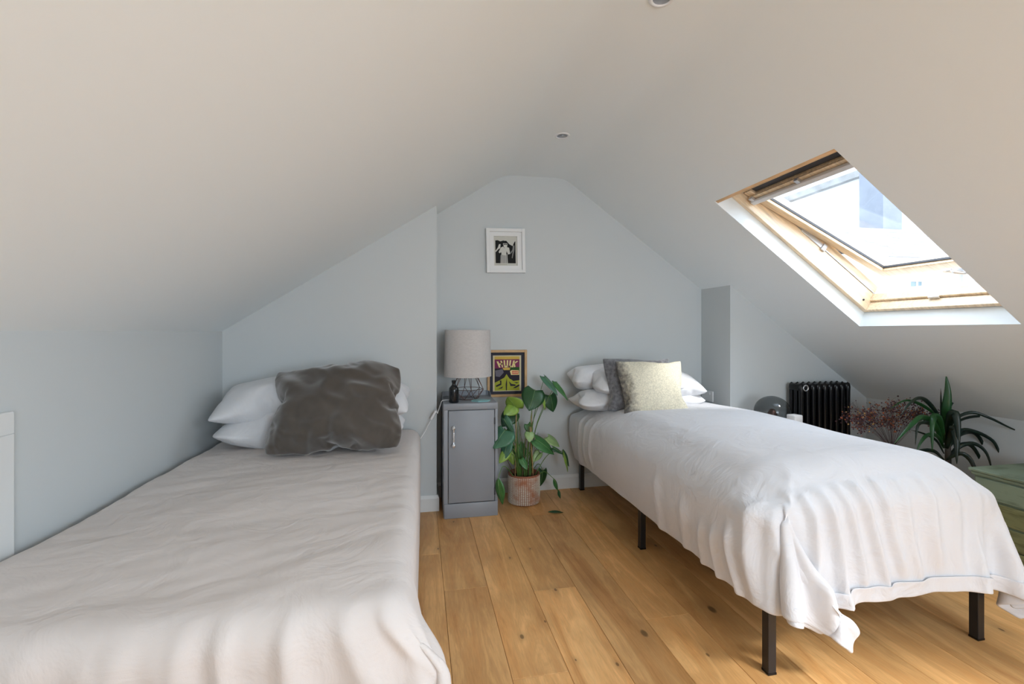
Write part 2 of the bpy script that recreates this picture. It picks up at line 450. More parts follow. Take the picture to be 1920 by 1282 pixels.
# walls follow the ceiling line
def gable(name, xa, xb, y, thick, material=None):
    bm = BM()
    xsl = sorted([xa, xb] + [p.x for p in PROF if xa < p.x < xb])
    def zt(x):
        for p, q in zip(PROF, PROF[1:]):
            if p.x <= x <= q.x: return p.y + (q.y - p.y) * (x - p.x) / max(q.x - p.x, 1e-9)
        return roof_z(x)
    top = [(x, zt(x) + .01) for x in xsl]
    outl = [(xa, -.02)] + [(x, z) for x, z in top] + [(xb, -.02)]
    v1 = [bm.verts.new((x, y, z)) for x, z in outl]; v2 = [bm.verts.new((x, y + thick, z)) for x, z in outl]
    bm.faces.new(v1); bm.faces.new(v2)
    n = len(outl)
    for k in range(n):
        bm.faces.new((v1[k], v1[(k + 1) % n], v2[(k + 1) % n], v2[k]))
    return struct(name, bm, material or M['wall'])


gable('wall_back', XA - .02, XN + .02, YB, .10)
gable('wall_chimney_left', XL, XA, YC, .36)
gable('wall_chimney_right', XN, XR, YD, .46)
bm = BM(); box(bm, XL - .12, XL, YR, YC + .3, -.02, ZL + .015); struct('wall_left', bm, M['wall'])
bm = BM(); box(bm, XR, XR + .12, YR, YD + .3, -.02, ZR + .02); struct('wall_right', bm, M['wall'])

# rear wall behind the camera, with a wide window added for fill light
bm = BM()
WX0, WX1, WZ0, WZ1 = .45, 2.05, .68, 1.92
for (xa, xb, za, zb) in [(XL, WX0, -.02, None), (WX1, XR, -.02, None), (WX0, WX1, -.02, WZ0), (WX0, WX1, WZ1, None)]:
    if zb is not None:
        box(bm, xa, xb, YR - .12, YR, za, zb)
    else:
        xsl = sorted([xa, xb] + [x for x in (X1, X2) if xa < x < xb])
        for p, q in zip(xsl, xsl[1:]):
            vs = [bm.verts.new(c) for c in [(p, YR - .12, za if za < WZ1 else WZ1), (q, YR - .12, za), (q, YR, za), (p, YR, za), (p, YR - .12, roof_z(p) + .02), (q, YR - .12, roof_z(q) + .02), (q, YR, roof_z(q) + .02), (p, YR, roof_z(p) + .02)]]
            for qd in [(0, 3, 2, 1), (4, 5, 6, 7), (0, 1, 5, 4), (1, 2, 6, 5), (2, 3, 7, 6), (3, 0, 4, 7)]: bm.faces.new([vs[i] for i in qd])
struct('wall_rear', bm, M['wall'])
bm = BM()
for (xa, xb, za, zb) in [(WX0, WX1, WZ0, WZ0 + .05), (WX0, WX1, WZ1 - .05, WZ1), (WX0, WX0 + .05, WZ0 + .05, WZ1 - .05), (WX1 - .05, WX1, WZ0 + .05, WZ1 - .05), (1.22, 1.27, WZ0 + .05, WZ1 - .05)]:
    box(bm, xa, xb, YR - .09, YR - .03, za, zb)
wn = struct('added_window_2', bm, M['skirting'])  # frame of the added rear window, unseen, there for the fill

# floor: sub-floor with every oak board on it
bm = BM(); box(bm, XL - .1, XR + .1, YR - .1, YB + .1, -.06, -.014)
floor = struct('floor', bm, M['darkwood'])
random.seed(7)
edges = [.11 + .2035 * k for k in range(-7, 17)]
starts = {.11: [2.17, .35, -1.5], }
joints = {0: [2.17, .45, -1.2], 1: [1.57, -.1, -1.7], 2: [2.085, .2, -1.6], 3: [.62, 2.95, -1.2], 4: [1.79, -.2], 5: [2.50, .75, -1.1], 6: [1.30, 3.0, -.6], 7: [2.25, .9, -.9], -1: [2.54, .82, -.9]}
e0 = 7
for i in range(len(edges) - 1):
    xa, xb = edges[i], edges[i + 1]
    if xb < XL or xa > XR: continue
    k = i - e0
    js = joints.get(k) or sorted([random.uniform(-1.9, -.6), random.uniform(.2, 1.2), random.uniform(1.9, 3.0)])
    cuts = [YR] + sorted(js) + [YB]
    for a, b in zip(cuts, cuts[1:]):
        x0_, x1_ = max(xa, XL), min(xb, XR)
        bm = BM(); zz = random.uniform(-.0004, 0)
        g = .0006
        vs = []
        bv = .0012
        lay = [(x0_ + g, a + g, -.015), (x1_ - g, a + g, -.015), (x1_ - g, b - g, -.015), (x0_ + g, b - g, -.015)]
        l2 = [(p[0], p[1], zz - bv) for p in lay]
        l3 = [(x0_ + g + bv, a + g + bv, zz), (x1_ - g - bv, a + g + bv, zz), (x1_ - g - bv, b - g - bv, zz), (x0_ + g + bv, b - g - bv, zz)]
        L_ = [[bm.verts.new(p) for p in l] for l in (lay, l2, l3)]
        for A, B in zip(L_, L_[1:]):
            for q in range(4): bm.faces.new((A[q], A[(q + 1) % 4], B[(q + 1) % 4], B[q]))
        bm.faces.new(L_[2]); bm.faces.new(L_[0])
        obj('plank', bm, M['floor'], floor)


def skirting(name, pts, h=.105, t=.016):
    """pts: run of wall-foot points; room lies to the left of the run"""
    bm = BM()
    prof = [(0, 0), (t, 0), (t, h - .02), (t * .6, h - .006), (t * .45, h), (0, h)]
    P = [Vector((x, y, 0)) for x, y in pts]
    rings = []
    for i, p in enumerate(P):
        d1 = (P[i] - P[i - 1]).normalized() if i > 0 else (P[1] - P[0]).normalized()
        d2 = (P[i + 1] - P[i]).normalized() if i < len(P) - 1 else d1
        n1 = Vector((-d1.y, d1.x, 0)); n2 = Vector((-d2.y, d2.x, 0)); n = (n1 + n2)
        n = n / max(n.dot(n1), 1e-6) if n.length > 1e-6 else n1
        rings.append([bm.verts.new(p + n * a + Vector((0, 0, z))) for a, z in prof])
    for a, b in zip(rings, rings[1:]):
        for k in range(len(prof)):
            bm.faces.new((a[k], a[(k + 1) % len(prof)], b[(k + 1) % len(prof)], b[k]))
    bm.faces.new(rings[0]); bm.faces.new(rings[-1])
    return struct(name, bm, M['skirting'])


skirting('baseboard_back', [(XN, YD), (XN, YB), (XA, YB), (XA, YC), (XL, YC)])
skirting('baseboard_right', [(XR, YR), (XR, YD), (XN, YD)])

# eaves door on the left knee wall
bm = BM()
DX = XL
for (ya, yb, za, zb) in [(.86, 1.632, .90, .966), (1.567, 1.632, 0, .90), (.86, .925, 0, .90)]:
    box(bm, DX, DX + .022, ya, yb, za, zb, .003)
d1 = struct('door_1', bm, M['skirting'])
bm = BM(); box(bm, DX + .001, DX + .012, (.93), 1.562, .02, .895, .002); obj('door_panel', bm, M['skirting'], d1)
bm = BM(); lathe(bm, [(.008, 0), (.008, .02), (.016, .026), (.016, .034), (.008, .04)], n=16)
bm.transform(Matrix.Translation((DX + .01, .98, .5)) @ Matrix.Rotation(R(90), 4, 'Y')); obj('door_knob', bm, M['chrome'], d1, smooth=True)

# ------------------------------------------------------------------ roof windows
def roof_window(name, ya, yb, full):
    root = bpy.data.objects.new(name, None); link(root); root['kind'] = 'structure'
    root.location = PT; root.rotation_euler = (0, ANG, 0)
    sb = S1 - .024
    def part(nm, bm, m, par=root, **k): return obj(nm, bm, m, par, world=False, **k)
    # frame: jambs, head, sill (local axes: x down the slope, y along the ridge, z outward)
    for y_a, y_b, ys_ in ((yb - .03, yb - .001, -1), (ya + .001, ya + .03, 1)):
        bm = BM(); box(bm, S0 + .002, sb, y_a, y_b, RD, .205, .002); part('frame_jamb', bm, M['pine'])
        yo = y_a if ys_ == -1 else y_b
        bm = BM(); box(bm, S0 + .05, sb - .03, min(yo, yo + ys_ * .004), max(yo, yo + ys_ * .004), .206, .212); part('frame_track', bm, M['alu'])
        bm = BM(); box(bm, S0 + .05, sb - .03, y_a, y_b, .2125, .262, .002); part('frame_outer_jamb', bm, M['pine'])
    bm = BM(); box(bm, sb - .022, sb, ya + .03, yb - .03, RD, .150, .003); box(bm, sb - .036, sb - .001, ya + .03, yb - .03, .153, .205, .004)
    part('frame_sill', bm, M['pine'])
    bm = BM(); box(bm, S0 + .002, S0 + .022, ya + .002, yb - .002, .004, .075, .002); part('frame_head', bm, M['pine_dark'])
    bm = BM(); box(bm, S0 + .002, S0 + .018, ya + .03, yb - .03, .076, .262); part('head_recess_shade', bm, M['gasket'])  # black backing, the deep shade behind the head put into colour
    bm = BM(); box(bm, S0 + .023, S0 + .075, ya + .032, yb - .032, .235, .262); part('frame_head_seal', bm, M['gasket'])
    bm = BM(); box(bm, sb - .040, sb - .023, (ya + yb) / 2 - .028, (ya + yb) / 2 + .028, .143, .1525, .003); part('lock_plate', bm, M['chrome'])
    bm = BM(); lathe(bm, [(.006, 0), (.006, .004), (.004, .006)], n=14); bm.transform(Matrix.Translation((sb - .075, yb - .03, .13)) @ Matrix.Rotation(R(90), 4, 'X')); part('screw', bm, M['gasket'])
    # flashing outside
    bm = BM()
    for b in [(S0 - .12, S0 - .002, ya - .1, yb + .1), (sb + .004, S1 + .14, ya - .1, yb + .1), (S0 - .002, sb + .004, ya - .1, ya - .003), (S0 - .002, sb + .004, yb + .003, yb + .1)]:
        box(bm, b[0], b[1], b[2], b[3], .10 if b[0] > S1 - .1 else .22, .14 if b[0] > S1 - .1 else .262)
    part('flashing', bm, M['alu'])
    # sash, turned about its middle
    ph = R(10.2) if full else R(0)
    oc = .229 if full else .20
    sash = bpy.data.objects.new('sash', None); link(sash, root)
    sash.location = (1.362 if full else 1.34, 0, oc); sash.rotation_euler = (0, -ph, 0)
    a, b_ = ya + .034, yb - .034; H = .543; D = .052; st = .056
    def sp(nm, bm, m, **k): return obj(nm, bm, m, sash, world=False, **k)
    for y_a, y_b in ((b_ - st, b_), (a, a + st)):
        bm = BM(); box(bm, -H, H, y_a, y_b, 0, D, .004); sp('stile', bm, M['pine'])
        inner = y_a - .004 if y_b == b_ else y_b + .004
        bm = BM(); box(bm, -H + .07, H - .08, min(inner, y_a if y_b == b_ else y_b), max(inner, y_a if y_b == b_ else y_b), D * .35, D * .6); sp('glazing_bead', bm, M['gasket'])
        ya2 = y_b if y_b == b_ else y_a - .004
        bm = BM(); box(bm, -H, H, ya2, ya2 + .004, .02, .034); sp('seal_strip', bm, M['alu'])
    bm = BM(); box(bm, H - .075, H + .0, a + st, b_ - st, .0, D, .004); sp('bottom_rail', bm, M['pine'])
    bm = BM(); box(bm, H + .001, H + .014, a, b_, D * .5, D + .02, .003); sp('bottom_rail', bm, M['pine'])
    bm = BM(); box(bm, H + .0145, H + .03, a + .02, b_ - .005, D * .4, D + .015); sp('bottom_seal', bm, M['gasket'])
    bm = BM(); box(bm, -H + .036, -H + .075, a + st, b_ - st, 0, D, .004); sp('top_rail', bm, M['pine'])
    bm = BM(); box(bm, -H + .036, -H + .1, a, b_, -.012, -.002, .002); sp('ventilation_flap', bm, M['pine'])
    bm = BM(); box(bm, -H + .056, -H + .088, a + .005, b_ - .005, -.034, -.013, .006); sp('ventilation_bar', bm, M['bar'])
    for yy in (b_ - .03, b_ - .36, a + .01):
        bm = BM(); box(bm, -H + .03, -H + .075, yy - .012, yy + .012, -.03, -.012, .003); sp('bar_bracket', bm, M['alu'])
    bm = BM(); box(bm, -H + .055, H - .07, a + st - .004, b_ - st + .004, .030, .034); sp('pane', bm, M['pane'])
    bm = BM()
    for q in [(-H + .055, -H + .062, a + st, b_ - st), (H - .082, H - .075, a + st, b_ - st)]: box(bm, *q, .018, .030)
    sp('glazing_bead', bm, M['gasket'])
    # outer cladding
    bm = BM()
    for q in [(-H, -H + .06, a, b_), (H - .05, H, a, b_), (-H + .0605, H - .0505, a, a + .050), (-H + .0605, H - .0505, b_ - .050, b_)]: box(bm, *q, D + .001, D + .02)
    bmc = BM(); box(bmc, -H - .012, -H + .033, a, b_, .014, D - .002); sp('top_gap_shade', bmc, M['gasket'])  # black box added to paint the shaded gap above the sash
    sp('cladding', bm, M['alu'])
    # catch handle on the bottom rail
    hy = a + .22
    bm = BM(); box(bm, H - .055, H - .02, hy - .035, hy + .035, -.010, -.001, .004)
    tube(bm, [(H - .04, hy, -.008), (H - .045, hy, -.03), (H - .02, hy + .03, -.045), (H - .06, hy + .075, -.05)], .010, n=10)
    box(bm, H - .085, H - .055, hy + .06, hy + .10, -.062, -.042, .006)
    sp('catch_handle', bm, M['chrome'], smooth=True, auto=40)
    # pivot plates
    if full:
        bm = BM(); box(bm, 1.26, 1.44, yb - .036, yb - .030, .198, .228, .003); box(bm, 1.43, 1.46, yb - .043, yb - .030, .19, .235, .004); part('pivot_hinge', bm, M['alu'])
    return root


roof_window('window_1', Y0, Y1, True)
roof_window('window_3', NY0, NY1, False)

# recessed downlights
for i, (x, y, lb) in enumerate([(.838, 2.67, 'white recessed downlight in the flat ceiling strip nearest the gable wall'), (.838, 1.50, 'white recessed downlight cut by the top edge of the picture')]):
    t = thing('downlight', lb, 'ceiling light', (x, y, ZF), group='recessed downlights along the ridge')
    bm = BM(); lathe(bm, [(.032, -.001), (.033, -.006), (.044, -.005), (.047, -.0005)], n=36, cap=False); obj('trim_ring', bm, M['white_metal'], t, world=False, smooth=True)
    bm = BM(); lathe(bm, [(.032, -.0025), (.022, -.002), (.008, -.002)], n=28); obj('lamp', bm, M['alu'], t, world=False, smooth=True)

# wall socket by the head of the white bed
t = thing('wall_socket', 'small white wall socket on the alcove side wall beside the white bed', 'socket', (XN, 3.33, .69))
bm = BM(); box(bm, -.009, 0, -.072, .072, -.042, .042, .003); obj('face_plate', bm, M['plastic'], t, world=False)
for yy in (-.035, .035):
    bm = BM(); box(bm, -.013, -.009, yy - .006, yy + .006, .012, .03, .001); obj('switch', bm, M['plastic'], t, world=False)


# ------------------------------------------------------------------ soft goods: cloth simulated, then kept as plain meshes
def settle(me_data, frames, colliders=(), gravity=1.0, pressure=0, quality=6, mass=.3, bend=.5, tension=15, shrink=0, pin=None, friction=5, air=1.0, thick=.006, drag=None):
    """let a mesh settle with Blender's cloth; returns (verts, faces)"""
    me = bpy.data.meshes.new('t'); me.from_pydata(*me_data); me.update()
    o = bpy.data.objects.new('t', me); COL.objects.link(o)
    cols = []
    for cdta in colliders:
        cm = bpy.data.meshes.new('c'); cdta.to_mesh(cm); cdta.free()
        co = bpy.data.objects.new('c', cm); COL.objects.link(co)
        mc = co.modifiers.new('c', 'COLLISION'); co.collision.thickness_outer = thick; co.collision.cloth_friction = friction
        cols.append(co)
    if drag:      # one corner carried by hand to where it lies in the end
        o.shape_key_add(name='b'); k = o.shape_key_add(name='k')
        for i, v in drag['move'].items(): k.data[i].co = v
        k.value = 0; k.keyframe_insert('value', frame=drag['f0']); k.value = 1; k.keyframe_insert('value', frame=drag['f1'])
        pin = list(drag['move'])
    md = o.modifiers.new('cloth', 'CLOTH'); s = md.settings
    s.quality = quality; s.mass = mass; s.bending_stiffness = bend; s.tension_stiffness = tension; s.compression_stiffness = tension
    s.shear_stiffness = tension * .4; s.air_damping = air; s.effector_weights.gravity = gravity; s.shrink_min = -shrink if shrink else 0
    s.tension_damping = 8; s.compression_damping = 8; s.bending_damping = .6
    if pin:
        vg = o.vertex_groups.new(name='p'); vg.add(pin, 1, 'REPLACE'); s.vertex_group_mass = 'p'
    if pressure:
        s.use_pressure = True; s.uniform_pressure_force = pressure; 
    md.collision_settings.use_self_collision = False; md.collision_settings.distance_min = thick; md.collision_settings.collision_quality = 3
    md.collision_settings.use_collision = bool(cols)
    md.point_cache.frame_start = 1; md.point_cache.frame_end = frames
    scene.frame_start = 1; scene.frame_end = frames
    for f in range(1, frames + 1): scene.frame_set(f)
    ev = o.evaluated_get(bpy.context.evaluated_depsgraph_get()); m2 = ev.to_mesh()
    V = [v.co.copy() for v in m2.vertices]; F = [tuple(p.vertices) for p in m2.polygons]
    ev.to_mesh_clear()
    for x in [o] + cols: bpy.data.objects.remove(x, do_unlink=True)
    scene.frame_set(1)
    return V, F


def pillow_sheet(w_, h_, nx, ny, seed=0, pinch=.0, corner=.0):
    """two sheets sewn along the rim, lying in XY"""
    random.seed(seed)
    V, F, idx = [], [], {}
    for side in (1, -1):
        for j in range(ny + 1):
            for i in range(nx + 1):
                rim = i in (0, nx) or j in (0, ny)
                if side == -1 and rim: idx[(side, i, j)] = idx[(1, i, j)]; continue
                u, v = i / nx * 2 - 1, j / ny * 2 - 1
                z = 0 if rim else side * (.006 + .02 * (1 - u * u) * (1 - v * v)) + random.uniform(-.001, .001)
                idx[(side, i, j)] = len(V)
                cc = 1 - corner * (u * v) ** 4
                V.append((u * cc * w_ / 2 * (1 - pinch * (1 - v * v)), v * cc * h_ / 2 * (1 - pinch * (1 - u * u)), z))
        for j in range(ny):
            for i in range(nx):
                q = [idx[(side, i, j)], idx[(side, i + 1, j)], idx[(side, i + 1, j + 1)], idx[(side, i, j + 1)]]
                F.append(tuple(q if side == 1 else q[::-1]))
    return V, [], F


def inflate(w_, h_, seed, pressure, frames=22, n=34, corner=0, pinch=0, **k):
    nx = n; ny = max(8, round(n * h_ / w_))
    return settle(pillow_sheet(w_, h_, nx, ny, seed, pinch, corner), frames, gravity=0, pressure=pressure, air=4, **k)


def soft(name, VF, material, mtx, deform=None, subsurf=1, parent=None, tex=.0):
    V, F = VF
    P = [mtx @ v for v in V]
    if deform: P = [deform(p) for p in P]
    o = obj(name, ([tuple(p) for p in P], [], F), material, parent, smooth=True)
    md = o.modifiers.new('s', 'SUBSURF'); md.levels = subsurf; md.render_levels = subsurf
    return o


def rounded_box(x0, x1, y0, y1, z0, z1, r, seg=5):
    bm = BM(); box(bm, x0, x1, y0, y1, z0, z1); bmesh.ops.bevel(bm, geom=list(bm.edges), offset=r, segments=seg, profile=.5, affect='EDGES')
    bmesh.ops.triangulate(bm, faces=bm.faces); return bm


def sheet(x0, x1, y0, y1, z, step, wob=.004, seed=3):
    nx = round((x1 - x0) / step); ny = round((y1 - y0) / step); V, F = [], []
    for j in range(ny + 1):
        for i in range(nx + 1):
            x, y = x0 + (x1 - x0) * i / nx, y0 + (y1 - y0) * j / ny
            V.append((x, y, z + wob * noise.noise(Vector((x * 3, y * 3, seed))) * 2))
    for j in range(ny):
        for i in range(nx):
            a = j * (nx + 1) + i; F.append((a, a + 1, a + nx + 2, a + nx + 1))
    return (V, [], F), nx, ny


# ------------------------------------------------------------------ right bed
RX0, RX1, RY0, RY1 = 1.185, 2.165, 1.405, 3.385
bed = thing('metal_bed', 'black metal bed frame under the white duvet, standing by the green chest', 'bed', (1.68, 2.4, 0))
bm = BM()
for (a, b, c, d) in [(RX0, RX0 + .035, RY0, RY1), (RX1 - .035, RX1, RY0, RY1), (RX0 + .035, RX1 - .035, RY0, RY0 + .035), (RX0 + .035, RX1 - .035, RY1 - .035, RY1)]:
    box(bm, a, b, c, d, .345, .385, .002)
obj('side_rails', bm, M['black_metal'], bed)
for k in range(12):
    y = RY0 + .10 + k * .16
    bm = BM(); box(bm, RX0 + .036, RX1 - .036, y, y + .04, .362, .384); obj('slat', bm, M['black_metal'], bed)
for (x, y) in [(RX0 + .024, RY0 + .024), (RX1 - .024, RY0 + .024), (RX0 + .024, 2.385), (RX1 - .024, 2.385), (RX0 + .024, RY1 - .024), (RX1 - .024, RY1 - .024)]:
    bm = BM(); box(bm, x - .0160, x + .0160, y - .0160, y + .0160, .004, .344, .002)
    lg = obj('leg', bm, M['black_metal'], bed)
    bm = BM(); box(bm, x - .0170, x + .0170, y - .0170, y + .0170, 0, .008, .001); obj('foot_cap', bm, M['black_gloss'], lg)
bm = rounded_box(RX0 + .01, RX1 - .01, RY0 + .01, RY1 - .01, .387, .57, .04); 
mt = obj('mattress', bm, M['mattress'], None, smooth=True); tag(mt, 'white mattress hidden under the white duvet on the black metal bed', 'mattress')

colR = rounded_box(RX0 - .015, RX1 + .055, RY0 - .01, RY1 + .01, .03, .665, .17, 8)
sh, nx, ny = sheet(RX0 - .37, RX1 + .34, RY0 - .355, YB - .025, .675, .024)
tgt = Vector((1.40, RY0 - .10, .13)); mv = {}
for j in range(5):
    for i in range(5):
        mv[j * (nx + 1) + i] = tgt + Vector((-.017 * i + .009 * j, -.012 * math.sin(i * .8) + .012 * math.sin(j * .9), .019 * j + .015 * i))
VR, FR = settle(sh, 40, [colR, rounded_box(RX0 - .012, RX1 + .012, RY0 - .012, RY1, .10, .575, .03, 3)], mass=.35, bend=1.2, tension=18, friction=30, air=1.2, drag=dict(move=mv, f0=4, f1=30))


def fold_noise(p, f, s, seed): return noise.fractal(Vector((p.x * f[0], p.y * f[1], p.z * f[2] + seed)), 1.0, 2.0, 3) * s


def clamp_bed(V, xlo, xhi, ylo, yhi, zf=.012):
    out = []
    for p in V:
        q = Vector(p); q.z = max(q.z, zf); q.y = min(q.y, yhi); q.x = min(max(q.x, xlo), xhi)
        out.append(q)
    return out


def refine(V, F):
    me = bpy.data.meshes.new('t'); me.from_pydata([tuple(v) for v in V], [], F); o = bpy.data.objects.new('t', me); COL.objects.link(o)
    m = o.modifiers.new('s', 'SUBSURF'); m.levels = 1
    ev = o.evaluated_get(bpy.context.evaluated_depsgraph_get()); m2 = ev.to_mesh()
    V2 = [v.co.copy() for v in m2.vertices]; F2 = [tuple(p.vertices) for p in m2.polygons]; ev.to_mesh_clear()
    bpy.data.objects.remove(o, do_unlink=True)
    return V2, F2


def pleats(a, z, lines):
    '''height of soft folds; each line = (start, lean, width, height, top z, bottom z)'''
    t = 0
    for a0, lean, wd, h, zt, zb in lines:
        c = a0 + lean * (zt - z) + .006 * math.sin(z * 17 + a0 * 9)
        t += h * math.exp(-((a - c) / wd) ** 2) * (1 - sstep(zt - .08, zt, z)) * sstep(zb - .06, zb + .04, z)
    return t


def duvet(name, V, F, material, thick, label, puff=None):
    V = [Vector(v) for v in V]
    if puff: V = [puff(v) for v in V]
    o = obj(name, ([tuple(v) for v in V], [], F), material, None, smooth=True)
    s = o.modifiers.new('t', 'SOLIDIFY'); s.thickness = thick; s.offset = -1
    s2 = o.modifiers.new('s', 'SUBSURF'); s2.levels = 1; s2.render_levels = 1
    tag(o, label, 'duvet')
    return o


def sstep(a, b, x):
    t = max(0, min(1, (x - a) / (b - a))); return t * t * (3 - 2 * t)


def puffR(p):
    u = (p.x - RX0) / (RX1 - RX0); v = (p.y - RY0) / (RY1 - RY0)
    b = sstep(.42, .60, p.z)
    q = Vector(p)
    q.z += b * (.048 * max(0, math.sin(math.pi * min(max(u * .93 + .035, 0), 1))) ** .7 * (1 - sstep(.55, .95, v)) + .010 * noise.noise(Vector((p.x * 3, p.y * 2.2, 1.7))))
    lo = 1 - sstep(.40, .66, p.z)
    # soft gathers below the edge of the mattress
    side = (p.x < RX0 + .12) and (p.y > RY0 + .02); sf = 1 - sstep(RX0 - .03, RX0 + .11, p.x)
    front = p.y < RY0 + .02
    if side:
        g = sstep(.16, .45, p.z) * (1 - sstep(.58, .70, p.z))
        q.x -= .048 * sf * g + .010 * sf * (1 - b) * noise.noise(Vector((p.y * 4.5 + p.z * 3, p.z * 1.5, 5)))
    q.x += .03 * lo * sstep(RX1 - .02, RX1 + .06, p.x)
    if front:
        ridg = 1 - abs(noise.noise(Vector((p.x * 8.5 + p.z * 2.5, p.z * 1.3, 9.1))) * 2.4)
        q.y -= .016 * max(0, ridg) * (1 - sstep(.55, .71, p.z))
        q.y -= pleats(p.x, p.z, [(1.30, .10, .016, .030, .70, .20), (1.36, .22, .018, .034, .74, .22), (1.44, .26, .015, .026, .74, .30), (1.51, .30, .018, .030, .73, .26),
                                 (1.60, .28, .016, .022, .72, .34), (1.69, .22, .020, .020, .73, .30), (1.80, .20, .022, .018, .72, .36), (1.93, .12, .024, .016, .70, .26), (2.05, .05, .02, .018, .66, .26)])
    elif side:
        q.x -= sf * pleats(p.y, p.z, [(1.52, -.05, .016, .022, .52, .12), (1.60, .05, .018, .024, .48, .12), (1.69, .10, .018, .018, .46, .14), (1.82, .1, .025, .014, .50, .16), (2.02, .12, .03, .012, .56, .2),
                                 (3.02, .1, .018, .012, .66, .3), (3.12, .1, .018, .014, .68, .3), (2.90, .12, .02, .010, .66, .3)])
    return q


VR = clamp_bed(VR, RX0 - .2, 2.60, 0, YB - .03)
coarse = [puffR(Vector(v)) for v in VR]
VR2, FR2 = refine(VR, FR)
dR = duvet('duvet', VR2, FR2, M['white_cotton'], .012, 'puffy white cotton duvet hanging over the foot of the black metal bed', puffR)
# the flange with its seam along the foot hem
row = coarse[:nx + 1]; row2 = coarse[(nx + 1) * 2:(nx + 1) * 3]
if True:
    Vf, Ff = [], []
    for i in range(6, nx - 4):
        d = (row[i] - row2[i]).normalized(); n_ = Vector((0, -1, 0))
        for k in range(4):
            Vf.append(tuple(row2[i] + (row[i] - row2[i]) * (k / 3 * 1.25) + n_ * (.006 + .004 * (k == 0) + .003 * noise.noise(Vector((row[i].x * 14, k * .5, 0))))))
    m_ = nx - 10
    for i in range(m_ - 1):
        for k in range(3):
            a = i * 4 + k; Ff.append((a, a + 1, a + 5, a + 4))
    fl = obj('hem_flange', (Vf, [], Ff), M['white_cotton'], dR, smooth=True)
    s = fl.modifiers.new('t', 'SOLIDIFY'); s.thickness = .004
    s = fl.modifiers.new('s', 'SUBSURF'); s.levels = 1; s.render_levels = 1

# ------------------------------------------------------------------ left bed
LX0, LX1, LY0, LY1 = -1.165, -.025, 1.13, 3.13
lb = thing('divan_bed', 'low divan bed under the blush duvet, pushed against the left wall', 'bed', (-.6, 2.1, 0))
bm = BM(); box(bm, LX0 + .01, LX1 - .02, LY0 + .02, LY1, .06, .33, .015); obj('base', bm, M['mattress'], lb)
for (x, y) in [(LX0 + .08, LY0 + .08), (LX1 - .08, LY0 + .08), (LX0 + .08, LY1 - .08), (LX1 - .08, LY1 - .08)]:
    bm = BM(); lathe(bm, [(.018, 0), (.024, .062)], x, y, 14); obj('foot', bm, M['black_metal'], lb)
bm = rounded_box(LX0 + .005, LX1 - .02, LY0 + .01, LY1, .335, .53, .05); mt2 = obj('mattress', bm, M['mattress'], None, smooth=True)
tag(mt2, 'mattress hidden under the blush duvet on the divan by the left wall', 'mattress')
colL = rounded_box(LX0 - .03, LX1 + .0, LY0, LY1 + .03, .03, .552, .055, 5)
sh, nxl, nyl = sheet(LX0 - .018, LX1 + .42, LY0 - .47, YC - .02, .57, .026, seed=9)
VL, FL = settle(sh, 34, [colL], mass=.3, bend=.35, tension=15, friction=30, air=1.2)


def puffL(p):
    q = Vector(p)
    b = max(0, min(1, (p.z - .45) / .1))
    hh_ = 1 - sstep(.36, .54, p.z)
    if p.x > -.10: q.x += .018 * (p.y - 1.5)/1.6
    if p.x > -.35 and p.y < 1.35: q.x += .08 * hh_ * sstep(-.35, -.03, p.x) * (1 - sstep(1.16, 1.35, p.y))
    if p.y < LY0 + .05:
        q.y -= .62 * pleats(p.x, p.z, [(-.10, .35, .020, .034, .59, .05), (-.19, .22, .024, .030, .58, .05), (-.30, .12, .022, .034, .585, .05), (-.42, .02, .022, .034, .59, .05), (-.50, -.05, .026, .026, .585, .05),
                                 (-.62, -.10, .03, .022, .58, .05), (-.80, -.12, .04, .020, .58, .05), (-.98, -.1, .04, .02, .58, .05)])
    if p.y < LY0 + .03: q.y -= .014 * (1 - abs(noise.noise(Vector((p.x * 6 + p.z, p.z, 3)))) * 2) * (1 - sstep(.46, .57, p.z))
    q.z += b * (.010 * noise.noise(Vector((p.x * 2.2 - p.y * 1.2, p.y * 3.2, .3))) + .0035 * noise.noise(Vector((p.x * 5 + p.y * 3, p.y * 16 - p.x * 6, 4.3))))
    return q


VL, FL = refine(VL, FL)
VL = clamp_bed(VL, XL + .004, .5, 0, YC - .022)
dL = duvet('duvet', VL, FL, M['blush_cotton'], .008, 'flat pale blush cotton duvet spread over the bed by the left wall', puffL)

# ------------------------------------------------------------------ pillows and cushions
big = inflate(.78, .54, 1, 3.4, n=30, corner=.05, pinch=-.04, tension=14, bend=.4)
sq = inflate(.68, .68, 5, 2.2, n=46, corner=.05, pinch=-.10, tension=10, bend=.12, shrink=0)
sm = inflate(.47, .47, 8, 1.8, n=22, pinch=-.02, tension=14, bend=.4)


big2 = inflate(.74, .54, 3, 3.6, n=30, corner=.14, tension=14, bend=.4)


def place(loc, rx=0, ry=0, rz=0, sc=(1, 1, 1)):
    return Matrix.Translation(loc) @ Euler((R(rx), R(ry), R(rz)), 'XYZ').to_matrix().to_4x4() @ Matrix.Diagonal((*sc, 1))


def wrinkle(amp, f, seed, zmin=None, zmax=None, ymax=None, xmin=None, xmax=None, fn=None):
    def g(p):
        q = Vector(p)
        n = noise.noise_vector(q * f + Vector((seed, seed, 0)))
        q += n * amp
        if zmin is not None: q.z = zmin + .002 + (q.z - zmin) * .15 if q.z < zmin + .002 else q.z
        if zmax is not None and q.z > zmax: q.z = zmax + (q.z - zmax) * .3
        if ymax is not None: q.y = min(q.y, ymax)
        if xmin is not None: q.x = max(q.x, xmin)
        if xmax is not None: q.x = min(q.x, xmax)
        if fn: q = fn(q)
        return q
    return g


